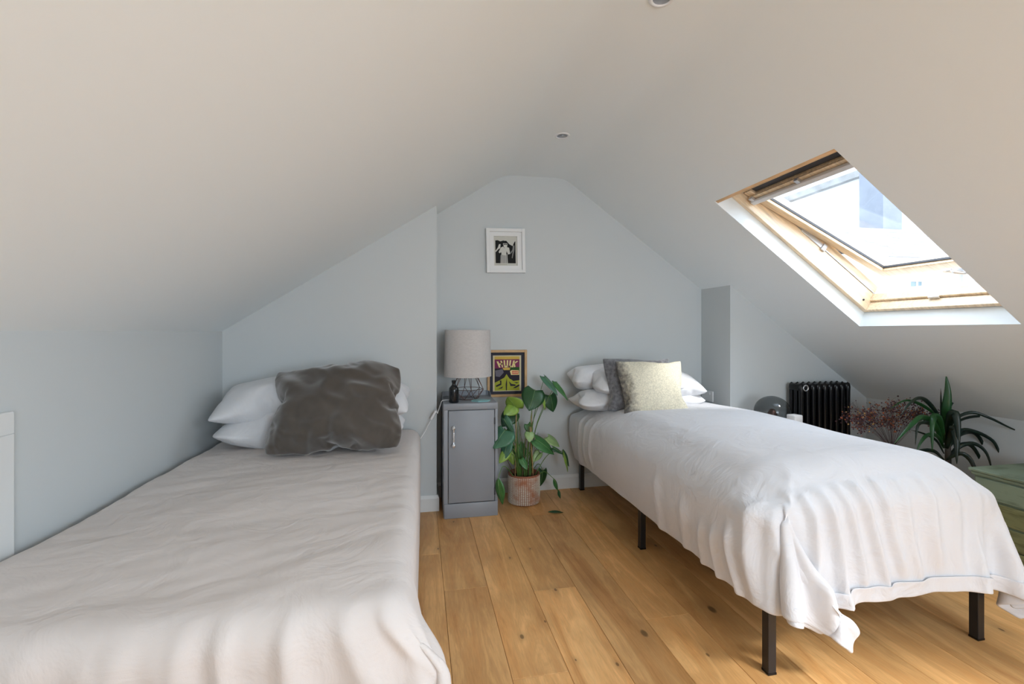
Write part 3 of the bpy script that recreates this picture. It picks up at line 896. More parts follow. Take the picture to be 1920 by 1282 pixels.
pg = 'white pillows stacked at the head of the left bed'
def pillow(loc, sc, lab, group, rx=0, ry=0, rz=0, **k):
    o = soft('pillow', big2 if lab.startswith('lower') else big, M['pillow_cotton'], place(loc, rx, ry, rz, sc), wrinkle(.012, 7, loc[0] * 9 + loc[2] * 5, **k))
    return tag(o, lab, 'pillow', group)


TL = .563
pillow((-.76, 2.86, TL + .082), (.96, .9, .78), 'lower white pillow under the pointed pillow, against the left wall', pg, ry=0, zmin=TL, ymax=YC - .005, xmin=XL + .005)
pillow((-.765, 2.88, TL + .25), (.95, .92, .82), 'upper white pillow with a pointed corner, nearest the left wall', pg, rx=14, ry=-4, ymax=YC - .005, xmin=XL + .005)
pillow((-.36, 2.90, TL + .082), (.84, .88, .78), 'lower white pillow mostly hidden behind the dark velvet cushion', pg, zmin=TL, ymax=YC - .005)
pillow((-.36, 2.93, TL + .25), (.86, .86, .80), 'upper white pillow peeping out right of the dark velvet cushion', pg, rx=14, ry=5, ymax=YC - .005)


vm = place((-.435, 2.665, TL + .215), 58, 0, 1.5, (1.06, .80, .95)); vi = vm.inverted(); vn = (vm.to_3x3() @ Vector((0, 0, 1))).normalized()


def velvet_fn(q):
    l = vi @ q; u, v = l.x / .34, l.y / .34            # -1..1 over the face, v up
    r1 = 1 - abs(noise.noise(Vector((u * 2.6 + v * 1.1, v * 2.2, 3.3)))) * 2.2
    r2 = 1 - abs(noise.noise(Vector((u * 7.0, v * 2.3 + u, 8.1)))) * 2.2
    low = sstep(.1, -.95, v) if False else 1 - sstep(-.95, .0, v)
    q = q - vn * (-.026 * max(-.3, r1) * (1 - .2 * low) - .03 * max(-.3, r2) * low)
    q.z += .035 * math.exp(-((u - .15) / .5) ** 2) * sstep(.5, 1, v) - .012 * math.exp(-((u + .6) / .3) ** 2) * sstep(.6, 1, v)
    q.z = max(q.z, TL + .006)
    return q


cu = soft('cushion', sq, M['velvet'], vm, wrinkle(.012, 6.5, 2, zmin=TL + .004, fn=velvet_fn))
tag(cu, 'large crumpled taupe velvet cushion leaning on the left bed pillows', 'cushion')
TR = .665
pg = 'white pillows stacked at the head of the black metal bed'
pillow((1.42, 3.12, TR + .045), (1.1, .80, .66), 'lower white pillow at the alcove end of the white bed, nearest the houseplant', pg, zmin=TR - .01, ymax=YB - .006)
pillow((1.78, 3.14, TR + .045), (.72, .80, .66), 'lower white pillow on the right side behind the cream cushion', pg, zmin=TR - .01, ymax=YB - .006)
pillow((1.50, 3.12, TR + .175), (.92, .82, .72), 'upper white pillow creased at its left end above the houseplant side', pg, rx=8, ry=0, ymax=YB - .006)
pillow((1.36, 3.24, TR + .19), (.80, .5, .72), 'rear white pillow wedged against the alcove wall', pg, rx=12, ry=2, ymax=YB - .006)
pillow((1.74, 3.13, TR + .165), (.76, .80, .70), 'upper white pillow poking out right of the cream cushion', pg, rx=8, ry=6, ymax=YB - .006)
c2 = soft('cushion', sm, M['fur'], place((1.445, 2.90, TR + .18), 66, 0, -12, (1.02, .86, .7)), wrinkle(.006, 8, 4, zmin=TR + .01), subsurf=1)
tag(c2, 'grey furry cushion tucked behind the cream cushion', 'cushion')
c3 = soft('cushion', sm, M['cream'], place((1.49, 2.79, TR + .165), 62, 0, -9, (1.0, .90, .85)), wrinkle(.005, 7, 6, zmin=TR + .01))
tag(c3, 'cream woven cushion with a dark smudged left edge on the white bed', 'cushion')
# ------------------------------------------------------------------ bedside cabinet
CX0, CX1, CY0, CY1, CH = .150, .503, 3.00, 3.375, .738
cab = thing('bedside_cabinet', 'narrow grey painted metal bedside cabinet between the two beds', 'cabinet', ((CX0 + CX1) / 2, (CY0 + CY1) / 2, 0))
bm = BM(); box(bm, CX0, CX1, CY0 + .018, CY1, .0, CH, .006); obj('body', bm, M['cab_grey'], cab, smooth=True, auto=40)
bm = BM(); box(bm, CX0, CX1, CY0, CY0 + .02, .695, CH, .005); box(bm, CX0, CX0 + .028, CY0 + .003, CY0 + .02, .0, .70, .004); box(bm, CX1 - .020, CX1, CY0 + .003, CY0 + .02, 0, .70, .004)
obj('front_frame', bm, M['cab_grey'], cab, smooth=True, auto=40)
bm = BM(); box(bm, CX0 + .004, CX1 - .002, CY0 - .004, CY0 + .014, .0, .094, .003); obj('plinth', bm, M['cab_grey'], cab, smooth=True, auto=40)
bm = BM(); box(bm, CX0 + .031, CX1 - .024, CY0 - .004, CY0 + .015, .099, .692, .004); door = obj('door', bm, M['cab_grey'], cab, smooth=True, auto=40)
hx = CX0 + .062
bm = BM()
for z in (.475, .585):
    b2 = BM(); lathe(b2, [(.0, 0), (.013, .0), (.014, .004), (.008, .008), (.007, .022), (.012, .026), (.013, .032), (.008, .038), (.0, .040)], n=16, cap=False)
    b2.transform(Matrix.Translation((hx, CY0 - .003, z)) @ Matrix.Rotation(R(90), 4, 'X')); me = bpy.data.meshes.new('t'); b2.to_mesh(me); b2.free(); bm.from_mesh(me)
tube(bm, [(hx, CY0 - .030, .600), (hx, CY0 - .032, .575), (hx + .001, CY0 - .036, .53), (hx, CY0 - .032, .485), (hx, CY0 - .030, .46)], .0058, n=10)
b2 = BM(); lathe(b2, [(0, .47), (.008, .475), (.0055, .482), (.0055, .578), (.008, .585), (0, .592)], hx, CY0 - .034, 12); me = bpy.data.meshes.new('t'); b2.to_mesh(me); b2.free(); bm.from_mesh(me)
obj('handle', bm, M['chrome'], door, smooth=True)['label'] = 'bright bow handle with collared ends'
for z in (.16, .62):
    bm = BM(); lathe(bm, [(.004, -.022), (.004, .022)], CX1 - .022, CY0 - .005, 10); 
    bm.transform(Matrix.Translation((0, 0, z))); obj('hinge', bm, M['gasket'], cab)
# low gallery round the back of the top
bm = BM()
ol = [(CX0 + .004, CY0 + .10), (CX0 + .004, CY1 - .03), (CX0 + .012, CY1 - .012), (CX0 + .03, CY1 - .004), (CX1 - .03, CY1 - .004), (CX1 - .012, CY1 - .012), (CX1 - .004, CY1 - .03), (CX1 - .004, CY0 + .28)]
hh = [.004, .030, .034, .034, .034, .034, .030, .006]
a_, b_ = [], []
for (x, y), h_ in zip(ol, hh):
    a_.append((x, y, CH)); b_.append((x, y, CH + h_))
V = [bm.verts.new(p) for p in a_]; W_ = [bm.verts.new(p) for p in b_]
for k in range(len(V) - 1): bm.faces.new((V[k], V[k + 1], W_[k + 1], W_[k]))
g = obj('gallery_rail', bm, M['cab_grey'], cab); s = g.modifiers.new('t', 'SOLIDIFY'); s.thickness = .004; s.offset = 0

# table lamp
lx, ly = .325, 3.20
lamp = thing('table_lamp', 'table lamp with pale linen drum shade and geometric copper wire base', 'lamp', (lx, ly, CH))
rb, rm, rt = .072, .112, .030
zb, zm, zt_ = CH + .003, CH + .070, CH + .235
n = 6
def ringp(r, z, ph): return [Vector((lx + r * math.cos(2 * math.pi * (k + ph) / n), ly + r * math.sin(2 * math.pi * (k + ph) / n), z)) for k in range(n)]
B_, Mi, T_ = ringp(rb, zb, .1), ringp(rm, zm, .6), ringp(rt, zt_, .1)
bm = BM()
def seg(a, b, r=.0019): tube(bm, [a, b], r, n=6, sub=1)
for k in range(n):
    seg(B_[k], B_[(k + 1) % n]); seg(Mi[k], Mi[(k + 1) % n]); seg(T_[k], T_[(k + 1) % n])
    seg(B_[k], Mi[k]); seg(B_[k], Mi[k - 1]); seg(T_[k], Mi[k]); seg(T_[k], Mi[k - 1])
obj('wire_base', bm, M['copper'], lamp)
bm = BM(); lathe(bm, [(.014, CH + .22), (.018, CH + .235), (.018, CH + .275), (.012, CH + .28)], lx, ly, 20); obj('lamp_holder', bm, M['copper'], lamp, smooth=True, auto=40)
bm = BM(); lathe(bm, [(.012, CH + .28), (.016, CH + .30), (.029, CH + .34), (.028, CH + .365), (.015, CH + .385), (0, CH + .388)], lx, ly, 20); obj('bulb', bm, M['plastic'], lamp, smooth=True)
bm = BM()
zs0, zs1, r0, r1 = .896, 1.213, .163, .156
lathe(bm, [(r0, zs0), (r0 - .0005, zs0 + .006)] + [(r0 + (r1 - r0) * t, zs0 + (zs1 - zs0) * t) for t in (.1, .3, .5, .7, .9, .98, 1)] + [(r1 - .003, zs1), (r0 - .003, zs0)], lx, ly, 64, cap=False)
shd = obj('lamp_shade', bm, M['shade'], lamp, smooth=True)
bm = BM()
for k in range(3):
    a = 2 * math.pi * k / 3 + .4; seg(Vector((lx, ly, CH + .275)), Vector((lx + (r0 - .004) * math.cos(a), ly + (r0 - .004) * math.sin(a), zs0 + .02)), .0012)
obj('shade_carrier', bm, M['white_metal'], lamp)
bm = BM(); tube(bm, [(lx - .06, ly, CH + .007), (lx - .12, 3.14, CH + .006), (CX0 - .002, 3.105, CH + .007), (.134, 3.105, .715), (.115, 3.105, .66)], .0028, n=8)
pts2 = [at(807, 783, 3.11), at(803, 797, 3.11), at(795, 812, 3.11), at(783, 832, 3.10), (-.03, 3.135, .35), (-.03, 3.14, .06)]
pa, pb = at(817, 771, 3.105), at(809, 785, 3.11)
tube(bm, [(.115, 3.105, .66), tuple(at(818, 767, 3.105))], .0028, n=8, sub=1)
tube(bm, [tuple(p) for p in [at(808, 788, 3.11)] + pts2[1:]], .0028, n=8)
obj('power_cable', bm, M['plastic'], lamp, smooth=True)
bm = BM(); dv = (pb - pa); box(bm, -.011, .011, -.008, .008, -.034, .034, .005)
bm.transform(Matrix.Translation((pa + pb) / 2) @ dv.to_track_quat('Z', 'Y').to_matrix().to_4x4()); obj('cable_switch', bm, M['plastic'], lamp, smooth=True, auto=40)

bx = at(851, 757, 3.045)
bm = BM(); lathe(bm, [(0, 0), (.029, 0), (.032, .004), (.032, .085), (.030, .096), (.018, .110), (.0125, .116), (.0115, .128), (.0145, .131), (.0145, .145), (.010, .146), (.010, .13), (0, .13)], n=32, cap=False)
bt = thing('bottle', 'small black glass bottle beside the lamp on the grey cabinet', 'bottle', (bx.x, 3.05, CH))
obj('bottle_body', bm, M['bottle'], bt, world=False, smooth=True, auto=50)
bm = BM()
pts = [(.045 * math.cos(a) * 1.45, .045 * math.sin(a)) for a in [R(60 * k + 10) for k in range(6)]]
v1 = [bm.verts.new((x, y, .0005)) for x, y in pts]; v2 = [bm.verts.new((x * 1.03, y * 1.03, .009)) for x, y in pts]
bm.faces.new(v1); bm.faces.new(v2)
for k in range(6): bm.faces.new((v1[k], v1[(k + 1) % 6], v2[(k + 1) % 6], v2[k]))
co = obj('coaster', bm, M['teal']); co.location = (.40, 3.075, CH); tag(co, 'pale teal flat dish at the front of the grey cabinet top', 'dish')

# ------------------------------------------------------------------ framed pictures
def picture(name, lab, x0, x1, z0, z1, fw, depth, fm, tilt=0):
    t = thing(name, lab, 'picture', ((x0 + x1) / 2, YB, (z0 + z1) / 2), (0, R(tilt), 0))
    hw, hh_ = (x1 - x0) / 2, (z1 - z0) / 2
    for nm, q in [('frame_side', (-hw, -hw + fw, -hh_, hh_)), ('frame_side', (hw - fw, hw, -hh_, hh_)), ('frame_rail', (-hw + fw, hw - fw, hh_ - fw, hh_)), ('frame_rail', (-hw + fw, hw - fw, -hh_, -hh_ + fw))]:
        bm = BM(); box(bm, q[0], q[1], -depth, -.001, q[2], q[3], .0015); obj(nm, bm, fm, t, world=False)
    return t, hw - fw, hh_ - fw


def poly(bm, pts, y, mi):
    f = bm.faces.new([bm.verts.new((x, y, z)) for x, z in pts]); f.material_index = mi


fm_ = lambda n, c: mat(n, c, .7, spec=.2)
pr = [fm_('print_black', (.012, .012, .012)), fm_('print_white', (.62, .61, .56)), fm_('print_grey', (.22, .22, .21)), fm_('print_paper', (.60, .59, .53))]
p0, p1 = at(911, 426, YB), at(983, 513, YB)
t, hw, hh_ = picture('framed_photograph', 'white box frame with a black and white photograph, high on the alcove wall', p0.x, p1.x, p1.z, p0.z - .01, .024, .040, M['frame_white'], -1.2)
bm = BM(); box(bm, -hw, hw, -.012, -.002, -hh_, hh_); obj('backing', bm, M['frame_white'], t, world=False)
bm = BM()
mw, mh = hw - .034, hh_ - .030
for q in [(-hw, -mw, -hh_, hh_), (mw, hw, -hh_, hh_), (-mw, mw, mh, hh_), (-mw, mw, -hh_, -mh)]: box(bm, q[0], q[1], -.022, -.013, q[2], q[3])
obj('mount', bm, M['frame_white'], t, world=False)
bm = BM(); bw, bh = mw - .012, mh - .004
poly(bm, [(-mw, -mh), (mw, -mh), (mw, mh), (-mw, mh)], -.0125, 3)
def P(u, v): return (-bw + 2 * bw * u, bh - 2 * bh * v)      # u right, v down, 0..1
def pp(L, y, mi): poly(bm, [P(*q) for q in L], y, mi)
pp([(0, .13), (.12, .12), (.25, .16), (.40, .13), (.50, .15), (.62, .20), (.70, .26), (.86, .32), (.93, .20), (1, .14), (1, .93), (0, .93)], -.0128, 0)
pp([(.22, .93), (.24, .66), (.30, .60), (.58, .60), (.62, .93)], -.0131, 2)
for k in range(5): pp([(.27 + .07 * k, .93), (.30 + .065 * k, .62), (.325 + .065 * k, .62), (.30 + .07 * k, .93)], -.0134, 1)
pp([(.15, .54), (.27, .38), (.38, .34), (.45, .40), (.55, .36), (.68, .38), (.73, .60), (.62, .62), (.55, .50), (.52, .66), (.30, .63), (.28, .54), (.20, .58)], -.0137, 1)
pp([(.74, .55), (.84, .45), (.88, .30), (.95, .30), (.94, .46), (.84, .76), (.80, .74), (.86, .50), (.76, .60)], -.0137, 2)
pp([(.0, .50), (.12, .38), (.18, .26), (.26, .26), (.24, .40), (.14, .44), (.02, .54)], -.0137, 1)
pp([(.38, .24), (.42, .17), (.54, .17), (.60, .25), (.58, .36), (.50, .42), (.42, .36)], -.0140, 1)
pp([(.36, .21), (.42, .14), (.55, .14), (.62, .20), (.62, .23), (.36, .23)], -.0143, 0)
pp([(.40, .25), (.58, .25), (.57, .285), (.50, .275), (.42, .285)], -.0143, 0)
for k in range(11): pp([(.02 + .05 * k, .965), (.045 + .05 * k, .965), (.045 + .05 * k, .98), (.02 + .05 * k, .98)], -.0128, 2)
obj('print', bm, pr, t, world=False)

p0, p1 = at(913, 655, YB), at(987, 742, YB)
t, hw, hh_ = picture('framed_poster', 'oak framed yellow and purple cover print with dark mount, behind the lamp', p0.x, p1.x, p1.z, p0.z - .004, .019, .024, M['oak'])
bm = BM(); box(bm, -hw, hw, -.010, -.002, -hh_, hh_); obj('mount', bm, M['mount_dark'], t, world=False)
bm = BM(); bw, bh = hw - .024, hh_ - .022
pc = [fm_('cover_paper', (.62, .55, .36)), fm_('cover_yellow', (.62, .42, .08)), fm_('cover_plum', (.20, .035, .10)), fm_('cover_cream', (.78, .66, .30)), fm_('cover_dark', (.025, .02, .03)),
      fm_('cover_lime', (.36, .38, .04)), fm_('cover_red', (.62, .12, .09)), fm_('cover_green', (.03, .09, .02)), fm_('cover_grey', (.16, .15, .18))]
pp([(0, 0), (1, 0), (1, 1), (0, 1)], -.0102, 0)
pp([(.06, .03), (.94, .03), (.94, .11), (.06, .11)], -.0104, 1)
pp([(.06, .11), (.94, .11), (.94, .36), (.06, .36)], -.0104, 2)
pp([(.06, .36), (.94, .36), (.94, .98), (.06, .98)], -.0104, 4)
pp([(.34, .35), (.62, .34), (.60, .41), (.38, .41)], -.0106, 1)
pp([(.60, .34), (.94, .33), (.94, .42), (.62, .40)], -.0106, 7)
pp([(.08, .42), (.34, .38), (.38, .48), (.24, .60), (.10, .58)], -.0106, 8)
pp([(.60, .44), (.66, .41), (.92, .42), (.93, .55), (.64, .55)], -.0106, 3)
pp([(.67, .435), (.90, .44), (.90, .53), (.68, .53)], -.0108, 6)
for k in range(4): pp([(.70 + .05 * k, .46), (.725 + .05 * k, .46), (.725 + .05 * k, .505), (.70 + .05 * k, .505)], -.0110, 3)
pp([(.06, .98), (.06, .76), (.22, .70), (.40, .62), (.48, .52), (.56, .62), (.72, .72), (.94, .70), (.94, .98)], -.0106, 5)
for L in ([(.10, .84), (.26, .78), (.24, .70), (.30, .70), (.30, .82), (.12, .88)], [(.56, .72), (.66, .80), (.80, .82), (.80, .86), (.62, .86)], [(.46, .98), (.45, .80), (.49, .62), (.50, .80), (.49, .98)],
          [(.70, .92), (.86, .84), (.94, .82), (.94, .86), (.80, .92)], [(.52, .58), (.60, .66), (.74, .70), (.72, .66)], [(.74, .75), (.92, .76), (.84, .79)], [(.16, .94), (.36, .86), (.32, .92)]):
    pp(L, -.0108, 4)
def stroke(a, b, w0, w1, mi=3):
    pp([(a[0] - w0, a[1]), (a[0] + w0, a[1]), (b[0] + w1, b[1]), (b[0] - w1, b[1])], -.0112, mi)
T0, T1 = .135, .335
# H U L K fanned out over the plum band
stroke((.16, .165), (.24, T1), .032, .026); stroke((.29, .145), (.335, .33), .030, .024); pp([(.20, .225), (.33, .215), (.335, .255), (.22, .262)], -.0112, 3)
stroke((.40, T0), (.415, .30), .028, .026); stroke((.515, T0), (.505, .30), .028, .026); pp([(.39, .285), (.53, .285), (.515, .335), (.41, .335)], -.0112, 3)
stroke((.62, T0), (.585, .335), .028, .024); pp([(.57, .29), (.66, .29), (.65, .335), (.57, .335)], -.0112, 3)
stroke((.745, .145), (.69, .335), .030, .024)
pp([(.84, .155), (.90, .165), (.76, .245), (.73, .225)], -.0112, 3); pp([(.735, .235), (.775, .225), (.80, .325), (.745, .335)], -.0112, 3)
obj('print', bm, pc, t, world=False)

# ------------------------------------------------------------------ houseplant with heart-shaped leaves
def leaf_mesh(base, tip, width, up, curl=.25, fold=.15, heart=True, nu=10, nv=9, slits=0):
    base, tip = Vector(base), Vector(tip); ax = tip - base; L_ = ax.length; ax.normalize()
    side = ax.cross(Vector(up)).normalized(); nrm = side.cross(ax).normalized()
    V, F = [], []
    for i in range(nu + 1):
        t = i / nu
        if heart: hwid = width * .5 * (math.sin(math.pi * min(1, (t * .93 + .07)) ** .62)) ** .8 * 1.08
        else: hwid = width * .5 * math.sin(math.pi * (t * .97 + .015) ** .8)
        for j in range(nv + 1):
            v = j / nv * 2 - 1
            back = -.16 * L_ * (abs(v) ** 1.2) * max(0, 1 - t * 2.2) if heart else 0
            p = base + ax * (t * L_ + back) + side * v * hwid + nrm * (-curl * L_ * (t - .2) ** 2 - fold * abs(v) ** 1.5 * hwid * 1.2 + .012 * L_ * math.sin(v * 9 + t * 5))
            V.append(tuple(p))
    for i in range(nu):
        for j in range(nv):
            a = i * (nv + 1) + j; F.append((a, a + 1, a + nv + 2, a + nv + 1))
    return V, F


px_, py_ = .723, 3.205
plant = thing('houseplant', 'split-leaf houseplant with large glossy leaves beside the grey cabinet', 'plant', (px_, py_, .02))
pot = thing('plant_pot', 'round ribbed terracotta pot washed white, standing on the oak floor', 'pot', (px_, py_, 0))
bm = BM()
n = 96
prof = [(.098, 0), (.106, .006), (.110, .03), (.111, .10), (.112, .20), (.111, .207), (.104, .207), (.102, .19), (.1, .17)]
lathe(bm, prof, n=n, cap=False)
bm.faces.new([v for v in bm.verts if abs(v.co.z) < 1e-6])
for v in bm.verts:
    r = math.hypot(v.co.x, v.co.y)
    if r > .1055 and .004 < v.co.z < .2:
        pass
obj('pot_body', bm, M['pot_groove'], pot, world=False, smooth=True, auto=50)
# raised beads in upright rows
V, F = [], []
rows, zc = 52, 26
for k in range(rows):
    a0 = 2 * math.pi * k / rows; da = 2 * math.pi / rows * .36
    for j in range(zc):
        z = .012 + j * .0072 + (.0012 if k % 2 else 0) + random.uniform(-.0006, .0006); rr = .1118 + .0002 * random.random(); h_ = .0026
        if z > .199: continue
        b = len(V)
        for (a, dz, dr) in [(-da, -h_, 0), (da, -h_, 0), (da, h_, 0), (-da, h_, 0), (-da * .6, -h_ * .5, .0022), (da * .6, -h_ * .5, .0022), (da * .6, h_ * .5, .0022), (-da * .6, h_ * .5, .0022)]:
            V.append(((rr + dr) * math.cos(a0 + a), (rr + dr) * math.sin(a0 + a), z + dz))
        F += [(b + 4, b + 5, b + 6, b + 7), (b, b + 1, b + 5, b + 4), (b + 1, b + 2, b + 6, b + 5), (b + 2, b + 3, b + 7, b + 6), (b + 3, b, b + 4, b + 7)]
o = obj('beading', (V, [], F), M['pot'], pot, world=False); o['kind'] = 'stuff'
bm = BM(); lathe(bm, [(.1015, .175), (.06, .18), (0, .184)], n=32, cap=False); obj('soil', bm, M['soil'], pot, world=False, smooth=True)

soil = Vector((px_, py_, .165))
def lf(bu, bv, tu, tv, w_, mt, Y=3.2, Yt=None, up=(-.2, -.8, .6), curl=.25, fold=.2, heart=True, stem=True, root=(0, 0), hi=None):
    b, t_ = at(bu, bv, Y), at(tu, tv, Yt if Yt is not None else Y)
    V, F = leaf_mesh(b, t_, w_ * 1.22 * Y / FPX, up, curl, fold, heart)
    o = obj('leaf', (V, [], F), M[mt], plant, smooth=True)
    s = o.modifiers.new('t', 'SOLIDIFY'); s.thickness = .0008
    rib = [Vector(V[i * 10 + 4]).lerp(Vector(V[i * 10 + 5]), .5) for i in range(11)]
    nn = (Vector(V[5 * 10 + 5]) - Vector(V[5 * 10 + 4])).cross(Vector(V[6 * 10 + 4]) - Vector(V[5 * 10 + 4])).normalized()
    if nn.y > 0: nn = -nn
    bm = BM(); tube(bm, [tuple(p + nn * .0008) for p in rib[:10]], .0011, n=5, sub=1, taper=.4); obj('midrib', bm, M['leaf_pale'], o, smooth=True)
    if stem:
        bm = BM(); r0 = soil + Vector((root[0], root[1], 0))
        mid = (r0 + b) / 2 + Vector((hi[0], hi[1], hi[2]) if hi else ((b.x - r0.x) * -.18, 0, .05))
        tube(bm, [tuple(r0), tuple(mid), tuple(b + (b - mid).normalized() * .004)], .0033, n=6, taper=.6)
        obj('leaf_stem', bm, M['stem'], plant, smooth=True)


lf(1021, 706, 1049, 737, 17, 'leaf_cool', 3.20, 3.12, (.3, -.5, .8), root=(.03, 0))
lf(1044, 716, 1069, 746, 15, 'leaf_mid', 3.24, 3.14, (.6, -.4, .7), fold=.5, root=(.035, .02))
lf(1003, 731, 993, 768, 35, 'leaf_dark', 3.15, 3.08, (-.1, -.95, .35), root=(.02, -.01))
lf(1032, 741, 1040, 772, 26, 'leaf_dark', 3.26, 3.24, (.3, -.9, .2), root=(.04, .01))
lf(1019, 738, 1026, 768, 9, 'leaf_light', 3.17, 3.15, (.7, -.7, .1), fold=.5, root=(.01, .02))
lf(968, 766, 953, 741, 27, 'leaf_light', 3.16, 3.12, (-.5, -.7, .1), curl=-.2, root=(-.02, 0))
lf(966, 762, 945, 776, 20, 'leaf_light', 3.15, 3.12, (.1, -.8, .6), stem=False)
lf(962, 772, 941, 798, 26, 'leaf_dark', 3.19, 3.15, (-.3, -.8, .3), root=(-.04, .0))
lf(947, 806, 924, 838, 38, 'leaf_cool', 3.02, 2.97, (-.45, -.75, .6), fold=.25, root=(-.05, -.02))
lf(945, 785, 962, 816, 14, 'leaf_cool', 3.10, 3.06, (-.8, -.5, .3), fold=.4, root=(-.03, -.03))
lf(949, 806, 957, 840, 12, 'leaf_mid', 3.12, 3.10, (-.8, -.5, .2), root=(-.02, -.02))
lf(951, 830, 943, 862, 18, 'leaf_cool', 3.05, 3.02, (-.5, -.8, .3), root=(-.04, -.04))
lf(952, 846, 936, 868, 15, 'leaf_light', 3.04, 3.02, (-.2, -.9, .2), root=(-.05, -.04))
lf(993, 810, 994, 827, 15, 'leaf_pale', 3.10, 3.06, (0, -.8, .6), curl=.4, root=(.01, -.02))
lf(1004, 823, 1042, 848, 26, 'leaf_mid', 3.14, 3.10, (.2, -.6, .8), fold=.1, root=(.03, -.02))
lf(1028, 818, 1051, 835, 20, 'leaf_pale', 3.20, 3.16, (.3, -.6, .8), root=(.04, 0))
lf(1037, 839, 1058, 850, 9, 'leaf_dark', 3.12, 3.10, (.1, -.6, .9), root=(.03, -.03))
lf(1056, 845, 1070, 883, 10, 'leaf_light', 3.14, 3.12, (.8, -.6, .2), root=(.06, -.02), heart=False, hi=(.0, 0, .07))
lf(1055, 842, 1064, 876, 9, 'leaf_dark', 3.16, 3.14, (-.8, -.6, .2), stem=False, heart=False)
lf(934, 897, 938, 948, 18, 'leaf_mid', 2.96, 2.95, (-.7, -.7, .1), heart=False, root=(-.06, -.03), hi=(-.03, -.03, .10))
lf(1018, 882, 1014, 914, 18, 'leaf_dark', 3.33, 3.33, (.2, -.9, .1), root=(.05, .05), hi=(.02, .02, .06))
lf(1038, 897, 1049, 919, 11, 'leaf_mid', 3.14, 3.13, (.7, -.7, .1), heart=False, root=(.07, -.03), hi=(0, 0, .05))
lf(1047, 918, 1053, 934, 9, 'leaf_dark', 3.13, 3.12, (.7, -.7, .1), heart=False, stem=False)
lf(972, 835, 984, 862, 20, 'leaf_mid', 3.22, 3.20, (0, -.9, .3), root=(-.01, .02))
lf(990, 795, 998, 814, 14, 'leaf_mid', 3.22, 3.2, (.2, -.9, .3), root=(.0, .03))
lf(1012, 848, 1000, 866, 13, 'leaf_pale', 3.16, 3.14, (.2, -.9, .4), root=(.04, -.01))
lf(978, 860, 990, 880, 12, 'leaf_mid', 3.14, 3.1, (.2, -.8, .5), root=(.0, -.03))
lf(955, 848, 962, 872, 12, 'leaf_light', 3.18, 3.16, (-.4, -.8, .3), root=(-.03, .02))
for (u0, v0, u1, v1, Y, r_) in [(966, 896, 968, 772, 3.14, .0032), (996, 896, 997, 762, 3.2, .0036), (1000, 896, 994, 800, 3.15, .0045)]:
    bm = BM(); a = at(u0, v0, Y); a.z = .17; tube(bm, [tuple(a), tuple(at(u1, v1, Y))], r_, n=7, sub=1); obj('stake', bm, M['bamboo'], plant, smooth=True)
random.seed(11)
for k in range(16):
    a = soil + Vector((random.uniform(-.05, .05), random.uniform(-.04, .04), 0)); b = a + Vector((random.uniform(-.09, .09), random.uniform(-.05, .05), random.uniform(.12, .42)))
    bm = BM(); tube(bm, [tuple(a), tuple((a + b) / 2 + Vector((random.uniform(-.03, .03), 0, .03))), tuple(b)], random.uniform(.002, .0038), n=6, taper=.6)
    obj('leaf_stem', bm, M['stem_brown' if k % 3 == 0 else 'stem'], plant, smooth=True)
q0, q1 = at(1028, 960, 2.97), at(1056, 967, 2.95); q0.z = q1.z = .006
V, F = leaf_mesh(q0, q1, .042, (0, 0, 1), .05, -.15, False)
V = [(x, y, max(z, .001)) for x, y, z in V]
fl_ = obj('fallen_leaf', (V, [], F), M['leaf_dark'], smooth=True); s = fl_.modifiers.new('t', 'SOLIDIFY'); s.thickness = .0008; s.offset = 1
tag(fl_, 'single dark green leaf lying on the oak floor in front of the terracotta pot', 'leaf')

# ------------------------------------------------------------------ radiator under the slope
RXA, RXB, RYc = 2.715, 3.17, 2.965
rad = thing('column_radiator', 'gloss black column radiator below the sloping ceiling on the far wall', 'radiator', ((RXA + RXB) / 2, RYc, 0))
NS = 9; sp_ = (RXB - RXA) / NS
for k in range(NS):
    x = RXA + sp_ * (k + .5)
    bm = BM()
    for dy in (-.045, .0, .045):
        b2 = BM(); lathe(b2, [(0, .085), (.010, .09), (.0165, .11), (.0175, .14), (.0165, .70), (.0175, .76), (.0185, .79), (.014, .815), (0, .826)], x, RYc + dy, 14, cap=False)
        me = bpy.data.meshes.new('t'); b2.to_mesh(me); b2.free(); bm.from_mesh(me)
    box(bm, x - sp_ / 2 + .0015, x + sp_ / 2 - .0015, RYc - .055, RYc + .055, .765, .818, .016, 3)
    box(bm, x - sp_ / 2 + .0015, x + sp_ / 2 - .0015, RYc - .055, RYc + .055, .09, .145, .016, 3)
    obj('radiator_section', bm, M['black_gloss'], rad, smooth=True, auto=50)
for k, x in enumerate((RXA + .05, RXB - .05)):
    bm = BM(); box(bm, x - .012, x + .012, RYc - .05, RYc + .05, 0, .10, .004); obj('foot', bm, M['black_gloss'], rad)
bm = BM(); b2 = BM(); lathe(bm, [(.021, 0), (.024, .004), (.021, .009), (.017, .006), (.017, 0)], n=28, cap=False); b2.free()
bm.transform(Matrix.Translation((RXA + .045, RYc - .062, .79)) @ Matrix.Rotation(R(90), 4, 'X')); obj('end_plug', bm, M['chrome'], rad, smooth=True)

